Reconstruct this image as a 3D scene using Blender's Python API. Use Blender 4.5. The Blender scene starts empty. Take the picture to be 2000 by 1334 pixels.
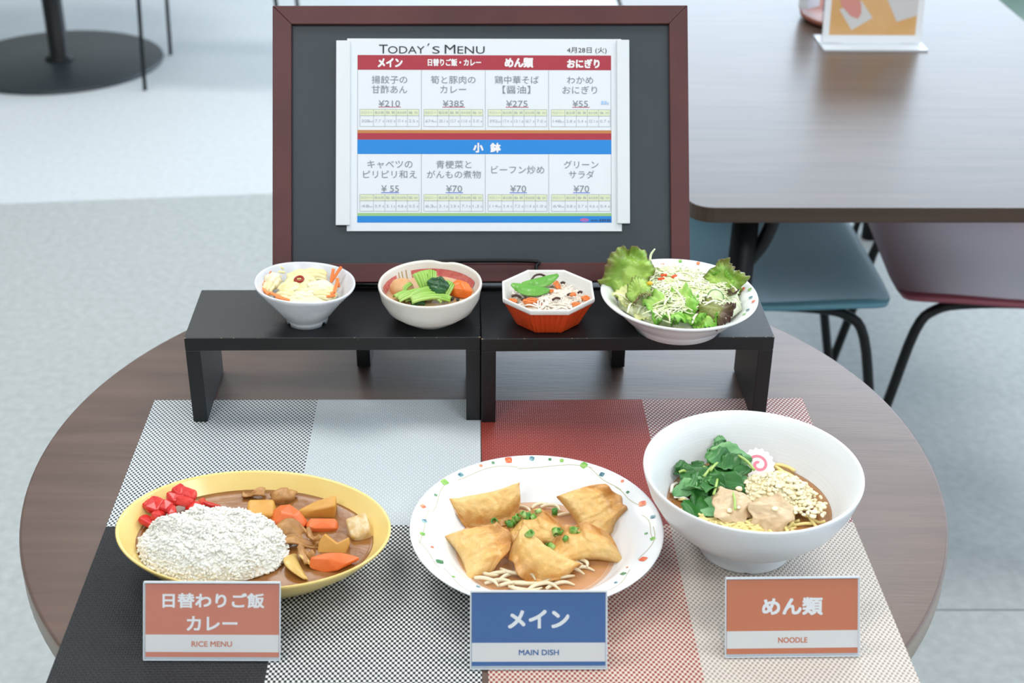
import bpy, bmesh, math, random
from math import sin, cos, pi, radians, sqrt, atan2
from mathutils import Vector, Matrix, noise
random.seed(7)
scene = bpy.context.scene
C = scene.collection

# ------------------------------------------------------------------ camera
T = 0.72                                   # table-top height
CAM = Vector((0.02388, -1.18654, 1.51137))
FPX = 2757.33; PITCH = radians(28.825); ROLL = radians(0.7195)
cd = bpy.data.cameras.new('camera'); cam = bpy.data.objects.new('camera', cd); C.objects.link(cam)
cd.sensor_width = 36; cd.lens = FPX * 36 / 2000; cd.clip_start = 0.05; cd.clip_end = 60
cam.matrix_world = Matrix.Translation(CAM) @ Matrix.Rotation(pi/2 - PITCH, 4, 'X') @ Matrix.Rotation(ROLL, 4, 'Z')
cd.dof.use_dof = True; cd.dof.focus_distance = 1.36; cd.dof.aperture_fstop = 7.5
scene.camera = cam

# ------------------------------------------------------------------ world, lights, exposure
w = bpy.data.worlds.new('daylight'); scene.world = w; w.use_nodes = True
bg = w.node_tree.nodes['Background']; bg.inputs[0].default_value = (0.86, 0.94, 1.0, 1); bg.inputs[1].default_value = 0.42
def area(name, loc, target, sx, sy, power, col):
    l = bpy.data.lights.new(name, 'AREA'); l.shape = 'RECTANGLE'; l.size = sx; l.size_y = sy; l.energy = power; l.color = col
    o = bpy.data.objects.new(name, l); C.objects.link(o); o.location = loc
    o.rotation_euler = (Vector(target) - Vector(loc)).to_track_quat('-Z', 'Y').to_euler()
    return o
area('window_daylight_back', (2.6, 5.95, 1.75), (2.6, 0, 1.5), 5.6, 2.9, 290, (0.70, 0.85, 1.0))
area('window_daylight_side', (5.55, 1.5, 1.75), (0, 1.5, 1.5), 7.4, 2.9, 215, (0.68, 0.84, 1.0))
for lx, ly in ((-1.2, .4), (1.6, .4), (-1.2, -2.0), (1.6, -2.0), (-1.2, 2.8), (1.6, 2.8)):
    area('ceiling_lamp_light', (lx, ly, 3.34), (lx, ly, 0), 1.25, .7, 45, (1.0, .98, .95))
vs = scene.view_settings
vs.view_transform = 'Standard'; vs.look = 'None'; vs.gamma = 1.0; vs.use_curve_mapping = False; vs.exposure = -0.38
scene.cycles.transparent_max_bounces = 16

# ------------------------------------------------------------------ helpers
def ray(x, y):
    X = (x - 1000) / FPX; Y = -(y - 667) / FPX; c, s = cos(ROLL), sin(ROLL)
    X, Y = c*X - s*Y, s*X + c*Y
    return Vector((X, cos(PITCH) + Y*sin(PITCH), -sin(PITCH) + Y*cos(PITCH)))
def P(x, y, z):                            # point of the photograph on the horizontal plane z
    d = ray(x, y); return CAM + d * ((z - CAM.z) / d.z)
def lin(h):
    if isinstance(h, str):
        h = h.lstrip('#'); v = [int(h[i:i+2], 16) / 255 for i in (0, 2, 4)]
        return tuple(c/12.92 if c <= .04045 else ((c+.055)/1.055)**2.4 for c in v) + (1,)
    return tuple(h) + (1,)
MATS = {}
def mat(name, col, rough=.5, col2=None, scale=30, thr=(.35, .65), bump=0, bscale=200, spec=.5, coat=0, sss=0, sssr=(.004, .003, .002), stretch=(1, 1, 1), metal=0, detail=3, uvramp=None, trans=0, vor=None):
    if name in MATS: return MATS[name]
    m = bpy.data.materials.new(name); m.use_nodes = True; nt = m.node_tree; N = nt.nodes; L = nt.links
    b = N['Principled BSDF']
    b.inputs['Base Color'].default_value = lin(col); b.inputs['Roughness'].default_value = rough
    b.inputs['Specular IOR Level'].default_value = spec; b.inputs['Metallic'].default_value = metal
    b.inputs['Coat Weight'].default_value = coat; b.inputs['Coat Roughness'].default_value = .08
    if trans: b.inputs['Transmission Weight'].default_value = trans
    if sss:
        b.inputs['Subsurface Weight'].default_value = sss; b.inputs['Subsurface Radius'].default_value = (1, .7, .5); b.inputs['Subsurface Scale'].default_value = sssr[0]
    tc = N.new('ShaderNodeTexCoord'); mp = N.new('ShaderNodeMapping'); mp.inputs['Scale'].default_value = stretch
    L.new(tc.outputs['Object'], mp.inputs[0])
    out = None
    if col2:
        n = N.new('ShaderNodeTexNoise'); n.inputs['Scale'].default_value = scale; n.inputs['Detail'].default_value = detail
        L.new(mp.outputs[0], n.inputs['Vector'])
        r = N.new('ShaderNodeValToRGB'); r.color_ramp.elements[0].position = thr[0]; r.color_ramp.elements[1].position = thr[1]
        r.color_ramp.elements[0].color = lin(col); r.color_ramp.elements[1].color = lin(col2)
        L.new(n.outputs['Fac'], r.inputs[0]); out = r.outputs[0]
    if uvramp:                             # list of (v position, colour) along the piece's own v coordinate
        uv = N.new('ShaderNodeUVMap'); sp = N.new('ShaderNodeSeparateXYZ'); L.new(uv.outputs[0], sp.inputs[0])
        n = N.new('ShaderNodeTexNoise'); n.inputs['Scale'].default_value = 90; L.new(tc.outputs['Object'], n.inputs['Vector'])
        a = N.new('ShaderNodeMath'); a.operation = 'MULTIPLY_ADD'; a.inputs[1].default_value = .5; L.new(n.outputs['Fac'], a.inputs[0]); L.new(sp.outputs[1], a.inputs[2])
        s_ = N.new('ShaderNodeMath'); s_.operation = 'SUBTRACT'; s_.inputs[1].default_value = .25; L.new(a.outputs[0], s_.inputs[0])
        r = N.new('ShaderNodeValToRGB'); e = r.color_ramp.elements
        while len(e) < len(uvramp): e.new(.5)
        for k, (p, c) in enumerate(uvramp): e[k].position = p; e[k].color = lin(c)
        L.new(s_.outputs[0], r.inputs[0])
        if out:
            mx = N.new('ShaderNodeMix'); mx.data_type = 'RGBA'; mx.inputs[0].default_value = .3
            L.new(r.outputs[0], mx.inputs[6]); L.new(out, mx.inputs[7]); out = mx.outputs[2]
        else: out = r.outputs[0]
    if out: L.new(out, b.inputs['Base Color'])
    if bump:
        n2 = N.new('ShaderNodeTexNoise'); n2.inputs['Scale'].default_value = bscale; n2.inputs['Detail'].default_value = 2
        L.new(mp.outputs[0], n2.inputs['Vector'])
        bp = N.new('ShaderNodeBump'); bp.inputs['Strength'].default_value = bump; bp.inputs['Distance'].default_value = .001
        L.new(n2.outputs['Fac'], bp.inputs['Height']); L.new(bp.outputs[0], b.inputs['Normal'])
    MATS[name] = m; return m

def mesh(name, v, f, uv=None, smooth=True):
    me = bpy.data.meshes.new(name); me.from_pydata([tuple(p) for p in v], [], f)
    if uv:
        l = me.uv_layers.new(name='UVMap')
        for lp in me.loops: l.data[lp.index].uv = uv[lp.vertex_index]
    if smooth: me.polygons.foreach_set('use_smooth', [True] * len(me.polygons))
    me.update(); return me
def obj(name, me, m=None, parent=None, loc=None, rot=None, label=None):
    o = bpy.data.objects.new(name, me); C.objects.link(o)
    if m and me is not None:
        me.materials.clear(); me.materials.append(m)
    if parent: o.parent = parent
    if loc is not None: o.location = loc
    if rot is not None: o.rotation_euler = rot
    if label: o['label'] = label
    return o
def tag(o, label, cat, group=None, kind=None):
    o['label'] = label; o['category'] = cat
    if group: o['group'] = group
    if kind: o['kind'] = kind
    return o
def empty(name, loc=(0, 0, 0), rot=(0, 0, 0)):
    o = bpy.data.objects.new(name, None); C.objects.link(o); o.location = loc; o.rotation_euler = rot; o.empty_display_size = .02; return o
def mods(o, solid=0, bevel=0, sub=0, off=-1, seg=2, ang=40):
    if solid: m = o.modifiers.new('s', 'SOLIDIFY'); m.thickness = solid; m.offset = off
    if bevel: m = o.modifiers.new('b', 'BEVEL'); m.width = bevel; m.segments = seg; m.limit_method = 'ANGLE'; m.angle_limit = radians(ang)
    if sub: m = o.modifiers.new('u', 'SUBSURF'); m.levels = sub; m.render_levels = sub
    return o
class MB:
    def __init__(s): s.v = []; s.f = []
    def add(s, v, f):
        k = len(s.v); s.v += [Vector(p) for p in v]; s.f += [tuple(i + k for i in q) for q in f]; return s
    def box(s, x0, x1, y0, y1, z0, z1):
        return s.add([(x0,y0,z0),(x1,y0,z0),(x1,y1,z0),(x0,y1,z0),(x0,y0,z1),(x1,y0,z1),(x1,y1,z1),(x0,y1,z1)],
                     [(3,2,1,0),(4,5,6,7),(0,1,5,4),(1,2,6,5),(2,3,7,6),(3,0,4,7)])
    def quad(s, x0, x1, y0, y1, z): return s.add([(x0,y0,z),(x1,y0,z),(x1,y1,z),(x0,y1,z)], [(0,1,2,3)])
    def mesh(s, name, smooth=False): return mesh(name, s.v, s.f, None, smooth)
def smoothpts(pts, n=4):
    pts = [Vector(p) for p in pts]
    if len(pts) < 3: return pts
    q = [2*pts[0] - pts[1]] + pts + [2*pts[-1] - pts[-2]]; out = []
    for i in range(1, len(q) - 2):
        for k in range(n):
            t = k / n; a, b, c, d = q[i-1], q[i], q[i+1], q[i+2]
            out.append(.5*((2*b) + (c-a)*t + (2*a-5*b+4*c-d)*t*t + (3*b-a-3*c+d)*t**3))
    out.append(pts[-1]); return out
def tube(pts, r, n=8, flat=1.0, taper=None, up=None, cap=True):
    pts = [Vector(p) for p in pts]; v = []; f = []; m = len(pts)
    nrm = Vector(up) if up else Vector((.31, .22, .92))
    for i, p in enumerate(pts):
        t = (pts[min(i+1, m-1)] - pts[max(i-1, 0)]).normalized()
        nrm = (nrm - t*nrm.dot(t))
        if nrm.length < 1e-5: nrm = t.orthogonal()
        nrm.normalize(); bn = t.cross(nrm)
        rr = r * (taper(i/(m-1)) if taper else 1)
        for k in range(n):
            a = 2*pi*k/n; v.append(p + bn*(cos(a)*rr) + nrm*(sin(a)*rr*flat))
    for i in range(m-1):
        for k in range(n):
            f.append((i*n+k, (i+1)*n+k, (i+1)*n+(k+1) % n, i*n+(k+1) % n))
    if cap: f.append(tuple(range(n))); f.append(tuple(reversed(range((m-1)*n, m*n))))
    return v, f
def lathe(prof, n=64, fr=None, ax=1, ay=1):
    """profile [(r,z)] revolved; fr(theta, i, r, z) -> (r, z) lets the ring vary"""
    v = []; f = []; ring = []
    for i, (r, z) in enumerate(prof):
        if r < 1e-6: ring.append([len(v)]); v.append((0, 0, z)); continue
        ids = []
        for k in range(n):
            a = 2*pi*k/n; rr, zz = fr(a, i, r, z) if fr else (r, z)
            ids.append(len(v)); v.append((rr*cos(a)*ax, rr*sin(a)*ay, zz))
        ring.append(ids)
    for A, B in zip(ring, ring[1:]):
        if len(A) == 1 and len(B) == 1: continue
        for k in range(n):
            k2 = (k+1) % n
            if len(A) == 1: f.append((A[0], B[k2], B[k]))
            elif len(B) == 1: f.append((A[k], A[k2], B[0]))
            else: f.append((A[k], A[k2], B[k2], B[k]))
    return v, f
def surf(name, fn, nu, nv, wrap=False, smooth=True):
    v = []; uv = []; f = []
    for i in range(nu + (0 if wrap else 1)):
        for j in range(nv + 1):
            v.append(fn(i/nu, j/nv)); uv.append((i/nu, j/nv))
    for i in range(nu):
        for j in range(nv):
            a = i*(nv+1)+j; b = ((i+1) % nu if wrap else i+1)*(nv+1)+j
            f.append((a, b, b+1, a+1))
    return mesh(name, v, f, uv, smooth)
def hull(name, pts, smooth=False):
    bm = bmesh.new()
    for p in pts: bm.verts.new(p)
    r = bmesh.ops.convex_hull(bm, input=bm.verts)
    bmesh.ops.delete(bm, geom=[e for e in r['geom_interior'] + r['geom_unused'] if isinstance(e, bmesh.types.BMVert)], context='VERTS')
    bmesh.ops.dissolve_limit(bm, angle_limit=radians(4), verts=bm.verts, edges=bm.edges)
    me = bpy.data.meshes.new(name); bm.to_mesh(me); bm.free()
    if smooth: me.polygons.foreach_set('use_smooth', [True]*len(me.polygons))
    return me
def blob(name, rx, ry, rz, amp=.12, freq=1.6, seed=0, sub=3):
    bm = bmesh.new(); bmesh.ops.create_icosphere(bm, subdivisions=sub, radius=1)
    for q in bm.verts:
        d = 1 + amp*noise.noise(q.co*freq + Vector((seed*7.3, seed*3.1, seed*1.7))) + amp*.5*noise.noise(q.co*freq*2.6 + Vector((seed, 5, seed)))
        q.co = Vector((q.co.x*rx*d, q.co.y*ry*d, q.co.z*rz*d))
    me = bpy.data.meshes.new(name); bm.to_mesh(me); bm.free()
    me.polygons.foreach_set('use_smooth', [True]*len(me.polygons)); return me
def interp(tab, z):
    for (z0, r0), (z1, r1) in zip(tab, tab[1:]):
        if z0 <= z <= z1: return r0 + (r1-r0)*(z-z0)/max(z1-z0, 1e-9)
    return tab[-1][1]
TEXT = {}
def prep_text(items):
    """turn every lettering (string, boldness) into a mesh in one go"""
    tmp = []
    for s, off in items:
        cu = bpy.data.curves.new('lettering', 'FONT'); cu.body = s; cu.offset = off; cu.resolution_u = 3
        o = bpy.data.objects.new('lettering', cu); C.objects.link(o); tmp.append((s, off, o))
    bpy.context.view_layer.update(); dg = bpy.context.evaluated_depsgraph_get()
    for s, off, o in tmp:
        me = bpy.data.meshes.new_from_object(o.evaluated_get(dg))
        v = [p.co.copy() for p in me.vertices]; f = [tuple(p.vertices) for p in me.polygons]
        TEXT[(s, off)] = (v, f); bpy.data.meshes.remove(me); cu = o.data; bpy.data.objects.remove(o); bpy.data.curves.remove(cu)
def put_text(mb, s, off, x0, x1, y0, y1, z):
    v, f = TEXT[(s, 0)]
    if not v: return
    ax = min(p.x for p in v); bx = max(p.x for p in v); ay = min(p.y for p in v); by = max(p.y for p in v)
    d = max(off, 0)*(y1-y0)                # stroke thickening: the same letters laid a hair apart
    for k, (dx, dy) in enumerate([(0, 0)] if d <= 0 else [(-d, -d), (d, d), (-d, d), (d, -d), (0, d), (0, -d), (d, 0), (-d, 0)]):
        mb.add([(x0+d+dx+(p.x-ax)/(bx-ax)*(x1-x0-2*d), y0+d+dy+(p.y-ay)/max(by-ay, 1e-6)*(y1-y0-2*d), z+k*2e-6) for p in v], f)

# ------------------------------------------------------------------ lettering of the menu and the cards (string, boldness, x0, x1, y0, y1, colour) in board units
B_ = 0; H_ = .045
MENU = [('T', 0, 740, 757, 86.5, 104, 'ink'), ('ODAY', 0, 757.5, 829, 89.5, 104, 'ink'), ('´', 0, 834, 839, 84, 89, 'ink'), ('S', 0, 844, 858.5, 89.5, 104, 'ink'),
  ('M', 0, 868, 889, 86.5, 104, 'ink'), ('ENU', 0, 893, 946, 89.5, 104, 'ink'), ('4月28日 (火)', 0, 1107, 1184.5, 90.5, 104, 'ink'),
  ('メイン', H_, 737.6, 786, 113, 131, 'wht'), ('日替りご飯・カレー', H_*.7, 835, 939, 114, 128.5, 'wht'), ('めん類', H_, 985, 1041, 111.6, 131.4, 'wht'), ('おにぎり', H_, 1107, 1170.6, 114, 132, 'wht'),
  ('揚餃子の', B_, 725.8, 795, 147.5, 163, 'gry'), ('甘酢あん', B_, 726, 795, 166.5, 182.4, 'gry'), ('筍と豚肉の', B_, 841, 928, 147.5, 163, 'gry'), ('カレー', B_, 859.4, 910, 167, 181.5, 'gry'),
  ('鶏中華そば', B_, 965.6, 1051.8, 147.5, 163, 'gry'), ('【醤油】', B_, 981, 1035, 166.5, 182.4, 'gry'), ('わかめ', B_, 1106.6, 1158, 148.5, 162.5, 'gry'), ('おにぎり', B_, 1098, 1165.6, 167, 182.4, 'gry'),
  ('¥210', B_, 739.4, 781, 195.7, 208, 'gry'), ('¥385', B_, 864.5, 905, 195.7, 208, 'gry'), ('¥275', B_, 988, 1029.6, 195.7, 208, 'gry'), ('¥55', B_, 1117.5, 1147.6, 195.7, 208, 'gry'),
  ('小', H_, 923.5, 943.5, 279, 298, 'wht'), ('鉢', H_, 956.8, 977.5, 279, 298, 'wht'),
  ('キャベツの', B_, 717.8, 805.5, 313.5, 329, 'gry'), ('ピリピリ和え', B_, 709.6, 813.7, 333, 348.5, 'gry'), ('青梗菜と', B_, 851.5, 920, 313.5, 329, 'gry'), ('がんもの煮物', B_, 833.5, 938.5, 333, 348.5, 'gry'),
  ('ビーフン炒め', B_, 958.8, 1062, 323.5, 339.5, 'gry'), ('グリーン', B_, 1100, 1167.7, 313.5, 329, 'gry'), ('サラダ', B_, 1110, 1159.4, 333, 348.5, 'gry'),
  ('¥ 55', B_, 745, 779, 362, 375, 'gry'), ('¥70', B_, 871, 902, 362, 375, 'gry'), ('¥70', B_, 995.7, 1026.7, 362, 375, 'gry'), ('¥70', B_, 1119, 1149.4, 362, 375, 'gry')]
COLX = (0, 124.4, 249.2, 372.8)
HEADS = ('カロリー', '蛋白質', '脂 質', '炭水化物', '塩 分')
VALS = [[('308', '7.7', '14.0', '37.4', '2.5'), ('674', '20.1', '12.7', '110', '3.0'), ('392', '17.4', '13.1', '50.7', '7.0'), ('148', '2.8', '0.4', '32.1', '0.7')],
        [('48', '0.9', '3.1', '4.8', '0.5'), ('63', '3.1', '2.8', '7.1', '1.3'), ('114', '3.4', '7.2', '11.8', '1.0'), ('69', '0.8', '3.7', '4.6', '0.4')]]
CARDS = [dict(t=[('日替わりご飯', .03, 322.5, 524, 1155, 1185), ('カレー', .03, 370.4, 471, 1201, 1230)], e=('RICE MENU', 380, 460.4, 1251, 1262), band=(1238, 1272.8), rect=(286, 556, 1134, 1288)),
         dict(t=[('メイン', .035, 989.6, 1109.7, 1191, 1227.5)], e=('MAIN DISH', 1011, 1089.5, 1269, 1280), band=(1255.5, 1292.5), rect=(916.5, 1183, 1155, 1306)),
         dict(t=[('めん類', .035, 1485.4, 1604, 1167, 1202)], e=('NOODLE', 1516.8, 1574, 1244.8, 1255.7), band=(1232, 1266), rect=(1414, 1675, 1129, 1282))]
_it = set((s, o) for s, o, *_ in MENU) | set((h, 0.0) for h in HEADS) | set((v, 0.0) for r in VALS for c in r for v in c) | {('kcal', 0.0), ('g', 0.0), ('株式会社', .01)}
for c_ in CARDS: _it |= set((s, o) for s, o, *_ in c_['t']) | {(c_['e'][0], .006)}
prep_text(sorted(set((a, 0) for a, b in _it)))

# ------------------------------------------------------------------ materials
def wood_mat(name, c1, c2, c3, rot, rough, coat=0.0, sc=1.0):
    m = bpy.data.materials.new(name); m.use_nodes = True; N = m.node_tree.nodes; L = m.node_tree.links; b = N['Principled BSDF']
    tc = N.new('ShaderNodeTexCoord'); mp = N.new('ShaderNodeMapping'); mp.inputs['Rotation'].default_value = (0, 0, rot); mp.inputs['Scale'].default_value = (2.2*sc, 26*sc, 26*sc)
    L.new(tc.outputs['Object'], mp.inputs[0])
    n = N.new('ShaderNodeTexNoise'); n.inputs['Scale'].default_value = 2.0; n.inputs['Detail'].default_value = 6; n.inputs['Distortion'].default_value = .6; L.new(mp.outputs[0], n.inputs[0])
    r = N.new('ShaderNodeValToRGB'); e = r.color_ramp.elements; e[0].position = .3; e[0].color = lin(c1); e[1].position = .72; e[1].color = lin(c3)
    k = e.new(.5); k.color = lin(c2); L.new(n.outputs[0], r.inputs[0]); L.new(r.outputs[0], b.inputs['Base Color'])
    mp2 = N.new('ShaderNodeMapping'); mp2.inputs['Rotation'].default_value = (0, 0, rot); mp2.inputs['Scale'].default_value = (30*sc, 420*sc, 60*sc); L.new(tc.outputs['Object'], mp2.inputs[0])
    n2 = N.new('ShaderNodeTexNoise'); n2.inputs['Scale'].default_value = 1.0; L.new(mp2.outputs[0], n2.inputs[0])
    bp = N.new('ShaderNodeBump'); bp.inputs['Strength'].default_value = .12; bp.inputs['Distance'].default_value = .001; L.new(n2.outputs[0], bp.inputs['Height']); L.new(bp.outputs[0], b.inputs['Normal'])
    b.inputs['Roughness'].default_value = rough; b.inputs['Coat Weight'].default_value = coat; b.inputs['Coat Roughness'].default_value = .3
    return m
M_table = wood_mat('brown_wood_laminate', '5a4841', '624f47', '6b574e', radians(8), .34)
M_far = wood_mat('far_wood_laminate', '4a3b32', '52433a', '5a4a40', radians(60), .3)
def weave_mat(name, a, b_, gap, thr):
    m = bpy.data.materials.new(name); m.use_nodes = True; N = m.node_tree.nodes; L = m.node_tree.links; b = N['Principled BSDF']
    tc = N.new('ShaderNodeTexCoord'); sp = N.new('ShaderNodeSeparateXYZ'); L.new(tc.outputs['Object'], sp.inputs[0])
    def M(op, x, y=None):
        n = N.new('ShaderNodeMath'); n.operation = op
        for i, q in enumerate((x, y)):
            if q is None: continue
            if isinstance(q, (int, float)): n.inputs[i].default_value = q
            else: L.new(q, n.inputs[i])
        return n.outputs[0]
    cx = M('COSINE', M('MULTIPLY', sp.outputs[0], 2*pi/.0044)); cy = M('COSINE', M('MULTIPLY', sp.outputs[1], 2*pi/.0060))
    f = M('MULTIPLY', cx, cy)
    r = N.new('ShaderNodeValToRGB'); e = r.color_ramp.elements; t = .5 + thr/2
    e[0].position = max(t-.1, 0); e[0].color = lin(b_); e[1].position = min(t+.1, 1); e[1].color = lin(a)
    L.new(M('MULTIPLY_ADD', f, .5), r.inputs[0]); N[-1] if False else None
    ma = r.inputs[0].links[0].from_node; ma.inputs[2].default_value = .5
    ab = M('ABSOLUTE', f)
    g = N.new('ShaderNodeValToRGB'); g.color_ramp.elements[0].position = 0; g.color_ramp.elements[1].position = .3; g.color_ramp.elements[0].color = (gap,)*3 + (1,); g.color_ramp.elements[1].color = (1, 1, 1, 1)
    L.new(ab, g.inputs[0])
    mx = N.new('ShaderNodeMix'); mx.data_type = 'RGBA'; mx.blend_type = 'MULTIPLY'; mx.inputs[0].default_value = 1
    L.new(r.outputs[0], mx.inputs[6]); L.new(g.outputs[0], mx.inputs[7]); L.new(mx.outputs[2], b.inputs['Base Color'])
    bp = N.new('ShaderNodeBump'); bp.inputs['Strength'].default_value = .7; bp.inputs['Distance'].default_value = .0006; L.new(ab, bp.inputs['Height']); L.new(bp.outputs[0], b.inputs['Normal'])
    b.inputs['Roughness'].default_value = .5; b.inputs['Specular IOR Level'].default_value = .35
    return m
def acrylic(name, gloss=.07, tint=(.97, .985, 1)):
    m = bpy.data.materials.new(name); m.use_nodes = True; N = m.node_tree.nodes; L = m.node_tree.links
    N.remove(N['Principled BSDF']); out = N['Material Output']
    t = N.new('ShaderNodeBsdfTransparent'); t.inputs[0].default_value = tint + (1,)
    g = N.new('ShaderNodeBsdfGlossy'); g.inputs['Roughness'].default_value = .06
    lw = N.new('ShaderNodeLayerWeight'); pw = N.new('ShaderNodeMath'); pw.operation = 'POWER'; pw.inputs[1].default_value = 5; L.new(lw.outputs['Facing'], pw.inputs[0])
    fr = N.new('ShaderNodeMath'); fr.operation = 'MULTIPLY_ADD'; fr.inputs[1].default_value = .8; fr.inputs[2].default_value = .04; L.new(pw.outputs[0], fr.inputs[0])
    mx = N.new('ShaderNodeMixShader'); L.new(fr.outputs[0], mx.inputs[0]); L.new(t.outputs[0], mx.inputs[1]); L.new(g.outputs[0], mx.inputs[2]); L.new(mx.outputs[0], out.inputs[0]); return m
M_acr = acrylic('clear_acrylic')
M_acr_edge = mat('acrylic_edge', 'd5dde4', .25)
M_black_tube = mat('black_powder_coat', '0d0f12', .45, spec=.3)
M_white_china = mat('white_china', 'eceef0', .22, spec=.5)

def riser_mat():
    m = mat('black_lacquered_wood', '131518', .42, bump=.1, bscale=400)
    N = m.node_tree.nodes; L = m.node_tree.links; b = N['Principled BSDF']
    g = N.new('ShaderNodeNewGeometry'); r = N.new('ShaderNodeValToRGB'); r.color_ramp.elements[0].position = .0; r.color_ramp.elements[1].position = 1
    n = N.new('ShaderNodeTexNoise'); n.inputs['Scale'].default_value = 55; n.inputs['Detail'].default_value = 6
    tc = N.new('ShaderNodeTexCoord'); L.new(tc.outputs['Object'], n.inputs[0])
    e = r.color_ramp.elements; e[0].position = .70; e[0].color = lin('131518'); e[1].position = .78; e[1].color = lin('6a5f50')
    L.new(n.outputs[0], r.inputs[0]); L.new(r.outputs[0], b.inputs['Base Color']); return m
M_riser = riser_mat()

# ================================================================== THE SETTING
def floor_mat(name, base, dark, light):
    m = mat(name, base, .6, col2=light, scale=55, thr=(.3, .75), bump=.05, bscale=120, detail=6)
    m.node_tree.nodes['Principled BSDF'].inputs['Specular IOR Level'].default_value = .3
    return m
M_f1 = floor_mat('grey_vinyl_floor', 'a3a8a8', '', 'b4b9b9')
M_f2 = floor_mat('pale_vinyl_floor', 'c3c8cb', '', 'cfd4d8')
RX0, RX1, RY0, RY1, RZ1 = -6.0, 5.6, -4.2, 6.0, 3.4
def slab(name, x0, x1, ya, yb_, m, parent=None, z=0, label=None):       # ya, yb_ : (y at x0, y at x1)
    v = [(x0, ya[0], z-.05), (x1, ya[1], z-.05), (x1, yb_[1], z-.05), (x0, yb_[0], z-.05)]; v += [(p[0], p[1], z) for p in v]
    return obj(name, mesh(name, v, [(3,2,1,0),(4,5,6,7),(0,1,5,4),(1,2,6,5),(2,3,7,6),(3,0,4,7)], None, False), m, parent, label=label)
ln1 = lambda x: 2.464 + .131*x             # edge between the grey and the paler flooring
ln2 = lambda x: .638 + .02*x               # sheet joint
fl = slab('floor', RX0, RX1, (RY0, RY0), (ln2(RX0), ln2(RX1)), M_f1); fl['kind'] = 'structure'; fl['label'] = 'grey speckled vinyl floor'
slab('floor_sheet', RX0, .2, (ln2(RX0), ln2(.2)), (ln2(RX0)+.004, ln2(.2)+.004), M_f1, fl)
slab('floor_joint', .2, RX1, (ln2(.2), ln2(RX1)), (ln2(.2)+.004, ln2(RX1)+.004), mat('joint_grey', '7b8184', .7), fl, z=-.0008)
slab('floor_sheet', RX0, RX1, (ln2(RX0)+.004, ln2(RX1)+.004), (ln1(RX0), ln1(RX1)), M_f1, fl)
slab('floor_sheet', RX0, RX1, (ln1(RX0), ln1(RX1)), (RY1, RY1), M_f2, fl, label='paler grey floor sheet')
M_wall = mat('white_wall_paint', 'dadbd8', .8); M_ceil = mat('white_ceiling', 'e0e0de', .9); M_wfr = mat('grey_window_frame', '8d9194', .4, metal=.4)
def struct(name, mb, m):
    o = obj(name, mb.mesh(name), m); o['kind'] = 'structure'; return o
struct('ceiling', MB().box(RX0, RX1, RY0, RY1, RZ1, RZ1+.1), M_ceil)
struct('wall_left', MB().box(RX0-.12, RX0, RY0, RY1, 0, RZ1), M_wall)
struct('wall_front', MB().box(RX0, RX1, RY0-.12, RY0, 0, RZ1), M_wall)
WB = (-.3, 5.4, .25, 3.25)                 # opening in the back wall: x0 x1 z0 z1
struct('wall_back', MB().box(RX0, WB[0], RY1, RY1+.12, 0, RZ1).box(WB[1], RX1, RY1, RY1+.12, 0, RZ1).box(WB[0], WB[1], RY1, RY1+.12, 0, WB[2]).box(WB[0], WB[1], RY1, RY1+.12, WB[3], RZ1), M_wall)
WR = (-2.3, 5.3, .25, 3.25)                 # opening in the right wall: y0 y1 z0 z1
struct('wall_right', MB().box(RX1, RX1+.12, RY0, WR[0], 0, RZ1).box(RX1, RX1+.12, WR[1], RY1, 0, RZ1).box(RX1, RX1+.12, WR[0], WR[1], 0, WR[2]).box(RX1, RX1+.12, WR[0], WR[1], WR[3], RZ1), M_wall)
M_glass = acrylic('window_glass')
w1 = empty('window_1'); w1['kind'] = 'structure'
for k in range(6):
    x = WB[0] + (WB[1]-WB[0])*k/5; obj('mullion', MB().box(x-.03, x+.03, RY1+.02, RY1+.1, WB[2], WB[3]).mesh('m'), M_wfr, w1)
    if k < 5: obj('pane', MB().box(x+.03, x+(WB[1]-WB[0])/5-.03, RY1+.055, RY1+.065, WB[2], WB[3]).mesh('p'), M_glass, w1)
w2 = empty('window_2'); w2['kind'] = 'structure'
for k in range(6):
    y = WR[0] + (WR[1]-WR[0])*k/5; obj('mullion', MB().box(RX1+.02, RX1+.1, y-.03, y+.03, WR[2], WR[3]).mesh('m'), M_wfr, w2)
    if k < 5: obj('pane', MB().box(RX1+.055, RX1+.065, y+.03, y+(WR[1]-WR[0])/5-.03, WR[2], WR[3]).mesh('p'), M_glass, w2)

# ================================================================== LARGE THINGS
# ---- round table
rt = empty('round_table', (0, 0, 0)); tag(rt, 'round brown wood dining table carrying the menu display and dishes', 'table')
prof = [(0, T), (.4465, T), (.4485, T-.0006), (.4495, T-.002)]
v, f = lathe(prof, 160); obj('tabletop', mesh('tabletop', v, f), M_table, rt)
v, f = lathe([(.4495, T-.002), (.450, T-.004), (.450, T-.024), (.447, T-.028), (.2, T-.028), (0, T-.028)], 160)
obj('edge_band', mesh('edge_band', v, f), mat('edge_brown', '8a7a6c', .35), rt, label='lighter brown edge band')
v, f = lathe([(0, T-.028), (.09, T-.028), (.09, T-.04), (.032, T-.045), (.032, .03), (.05, .018), (.05, .012)], 40); obj('pole', mesh('pole', v, f), M_black_tube, rt)
v, f = lathe([(0, .012), (.27, .011), (.275, .006), (.275, 0), (0, 0)], 64); obj('base_plate', mesh('base_plate', v, f), M_black_tube, rt)

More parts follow.
